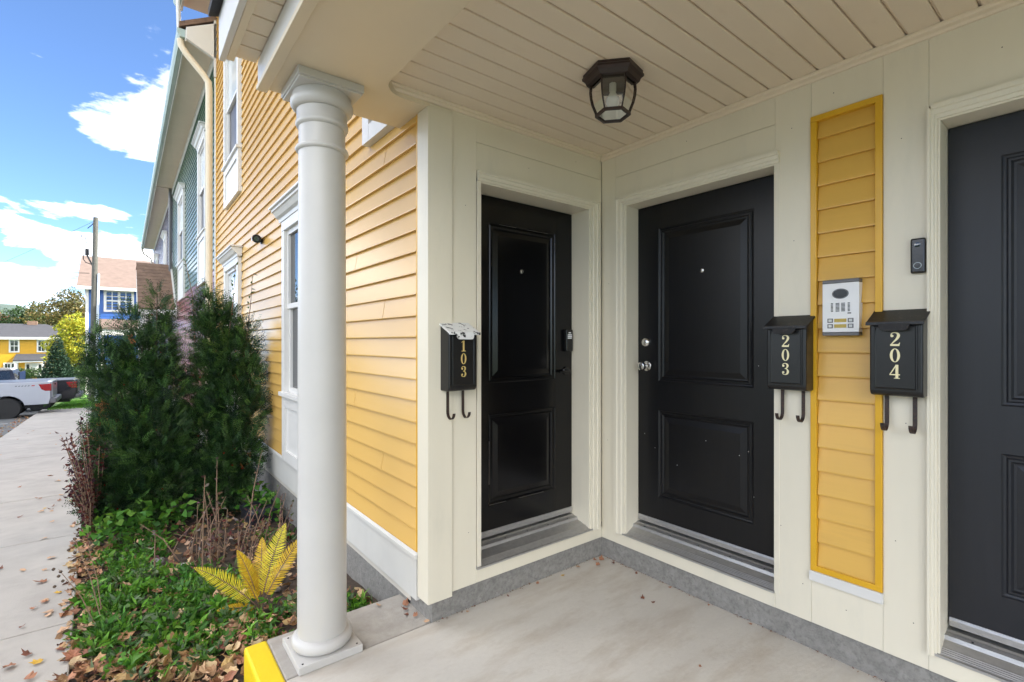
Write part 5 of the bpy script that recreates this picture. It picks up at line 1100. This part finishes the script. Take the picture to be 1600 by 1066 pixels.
G1_ = [(0.035, 0.075, 0.02), (0.05, 0.10, 0.025), (0.03, 0.06, 0.02)]; OL = [(0.11, 0.10, 0.03), (0.08, 0.09, 0.03), (0.15, 0.11, 0.03)]; LI = [(0.36, 0.36, 0.03), (0.28, 0.32, 0.03), (0.45, 0.40, 0.03)]; RD = [(0.16, 0.05, 0.03), (0.10, 0.06, 0.03), (0.20, 0.07, 0.03)]; CO = [(0.018, 0.045, 0.025), (0.025, 0.06, 0.03)]
def far_base(px, d): p = pix(px, 535, d); return (p.x, p.y, zg(p.y) - 0.06)
tree('lime_tree', 'bright yellow-green tree standing in front of the yellow house', far_base(124, 46), 6.5, lobes_for(6.5, 3.9, 16, 3, 0.32), LI, 9000, 0.22)
cb = far_base(90, 43); tree('spruce_tree', 'small dark conifer in front of the yellow house entrance', cb, 4.2, [(0, 0, 0.5 + 0.36 * k, 1.25 * (1 - k / 11.5), 1.25 * (1 - k / 11.5), 0.26) for k in range(11)], CO, 6000, 0.16, 0.10)
tree('olive_tree', 'tall olive-brown autumn tree rising behind the yellow house', far_base(112, 92), 14.2, lobes_for(14.2, 10.5, 18, 5, 0.4), OL, 9000, 0.42, 0.3)
tree('dark_tree', 'dense dark green tree rising behind the yellow house roof', far_base(48, 98), 12.2, lobes_for(12.2, 10, 18, 8, 0.35), G1_, 9000, 0.42, 0.3)
tree('red_tree', 'reddish autumn tree behind the yellow house, beside the dense green one', far_base(2, 100), 10.2, lobes_for(10.2, 7, 14, 9, 0.35), RD, 6000, 0.4, 0.3)
tree('dark_tree', 'broad olive green tree between the dense dark tree and the tall olive-brown tree', far_base(82, 96), 9.6, lobes_for(9.6, 8, 14, 19, 0.35), OL + G1_, 7000, 0.4, 0.3)
for k, px in enumerate((-60, -130, -210)): tree('dark_tree', 'dark green tree in the row behind the yellow house', far_base(px, 96), 11, lobes_for(11, 9, 14, 30 + k, 0.35), G1_ + OL, 5000, 0.45, 0.3, 'trees beyond the yellow house')
for k, (px, d, w, hgt) in enumerate(((30, 55, 2.2, 1.3), (48, 55, 2.6, 1.3), (98, 52, 2.4, 1.6), (117, 50, 3.0, 1.9), (131, 46, 2.2, 1.9))):
    tree('hedge_shrub', ['low clipped shrub under the left windows of the yellow house', 'rounded shrub by the entrance of the yellow house', 'green shrub to the right of the small conifer', 'wide dark hedge in front of the ground-floor window of the yellow house', 'dark hedge beside the utility pole'][k], far_base(px, d), hgt, [(q * w * 0.25, 0, hgt * 0.45, w * 0.28, 0.6, hgt * 0.5) for q in (-1, 0, 1)], G1_, 2200, 0.13, 0.05, cat='shrub')
tree('purple_shrub', 'small purple-leaved shrub beside the conifer of the yellow house', far_base(103, 51.5), 2.3, [(0, 0, 1.3, 0.7, 0.6, 0.9)], [(0.10, 0.04, 0.05), (0.07, 0.04, 0.04)], 1500, 0.14, 0.05, cat='shrub')
for k, (x, y) in enumerate(((-1.4, 38.5), (0.4, 38.0))): tree('hedge_shrub', ['green shrub on the lawn before the door of the blue house', 'green shrub on the lawn between the blue house and the shingled porch'][k], (x, y, zg(y) - 0.06), 2.4, [(0, 0, 1.2, 0.9, 0.8, 1.2), (0.4, 0, 0.9, 0.7, 0.6, 0.9)], G1_, 3000, 0.12, 0.05, cat='shrub')
# trees across the parking lot (they show in the glossy siding)
for k in range(7): tree('lot_tree', 'broad green tree across the parking lot', (-30 - 3 * (k % 3), -6 + 9.5 * k, zg(-6 + 9.5 * k) - 0.1), 7.5, lobes_for(7.5, 9, 12, 50 + k, 0.25), G1_ + OL, 2200, 0.6, 0.3, 'trees across the parking lot')
# grass blades on the lawn strip
n = 14000; x = RNG.uniform(-2.6, 1.0, n); y = 28.05 + 9 * RNG.random(n) ** 1.6; pos = np.stack([x, y, np.array([zg(q) for q in y]) - 0.06], 1)
v, f, c = leaf_quads(pos, unit(RNG.normal(size=(n, 3)) * 0.35 + np.array([0, 0, 1])), RNG.uniform(0.06, 0.13, n), RNG.uniform(0.012, 0.02, n), mixcol(n, [(0.08, 0.22, 0.015), (0.11, 0.28, 0.02), (0.06, 0.17, 0.015)])); tag(quads_object('lawn_grass', v, f, c, 'foliage'), 'short bright lawn grass beyond the end of the sidewalk', 'grass', kind='stuff')
# wooded ridge on the skyline
mb = MB(); rows = []
for j, (dd, fz) in enumerate(((700, 0.0), (850, 0.45), (1000, 0.85), (1100, 1.0), (1300, 0.7))):
    row = []
    for px in range(-900, 400, 20):
        q = pix(px, 535, dd); hgt = (535 - (468 + 0.0030 * max(0, px) ** 2 + 5 * math.sin(px * 0.013))) / FPX * 1000
        row.append(mb.P(q.x, q.y, -3 + (hgt + 4.4) * fz + random.uniform(-1.4, 1.4) * (fz > 0)))
    rows.append(row)
for A, B in zip(rows, rows[1:]):
    for k in range(len(A) - 1): mb.f.append([A[k], A[k + 1], B[k + 1], B[k]])
tag(mb.build('hill', 'hill', smooth=60, recalc=False), kind='structure')
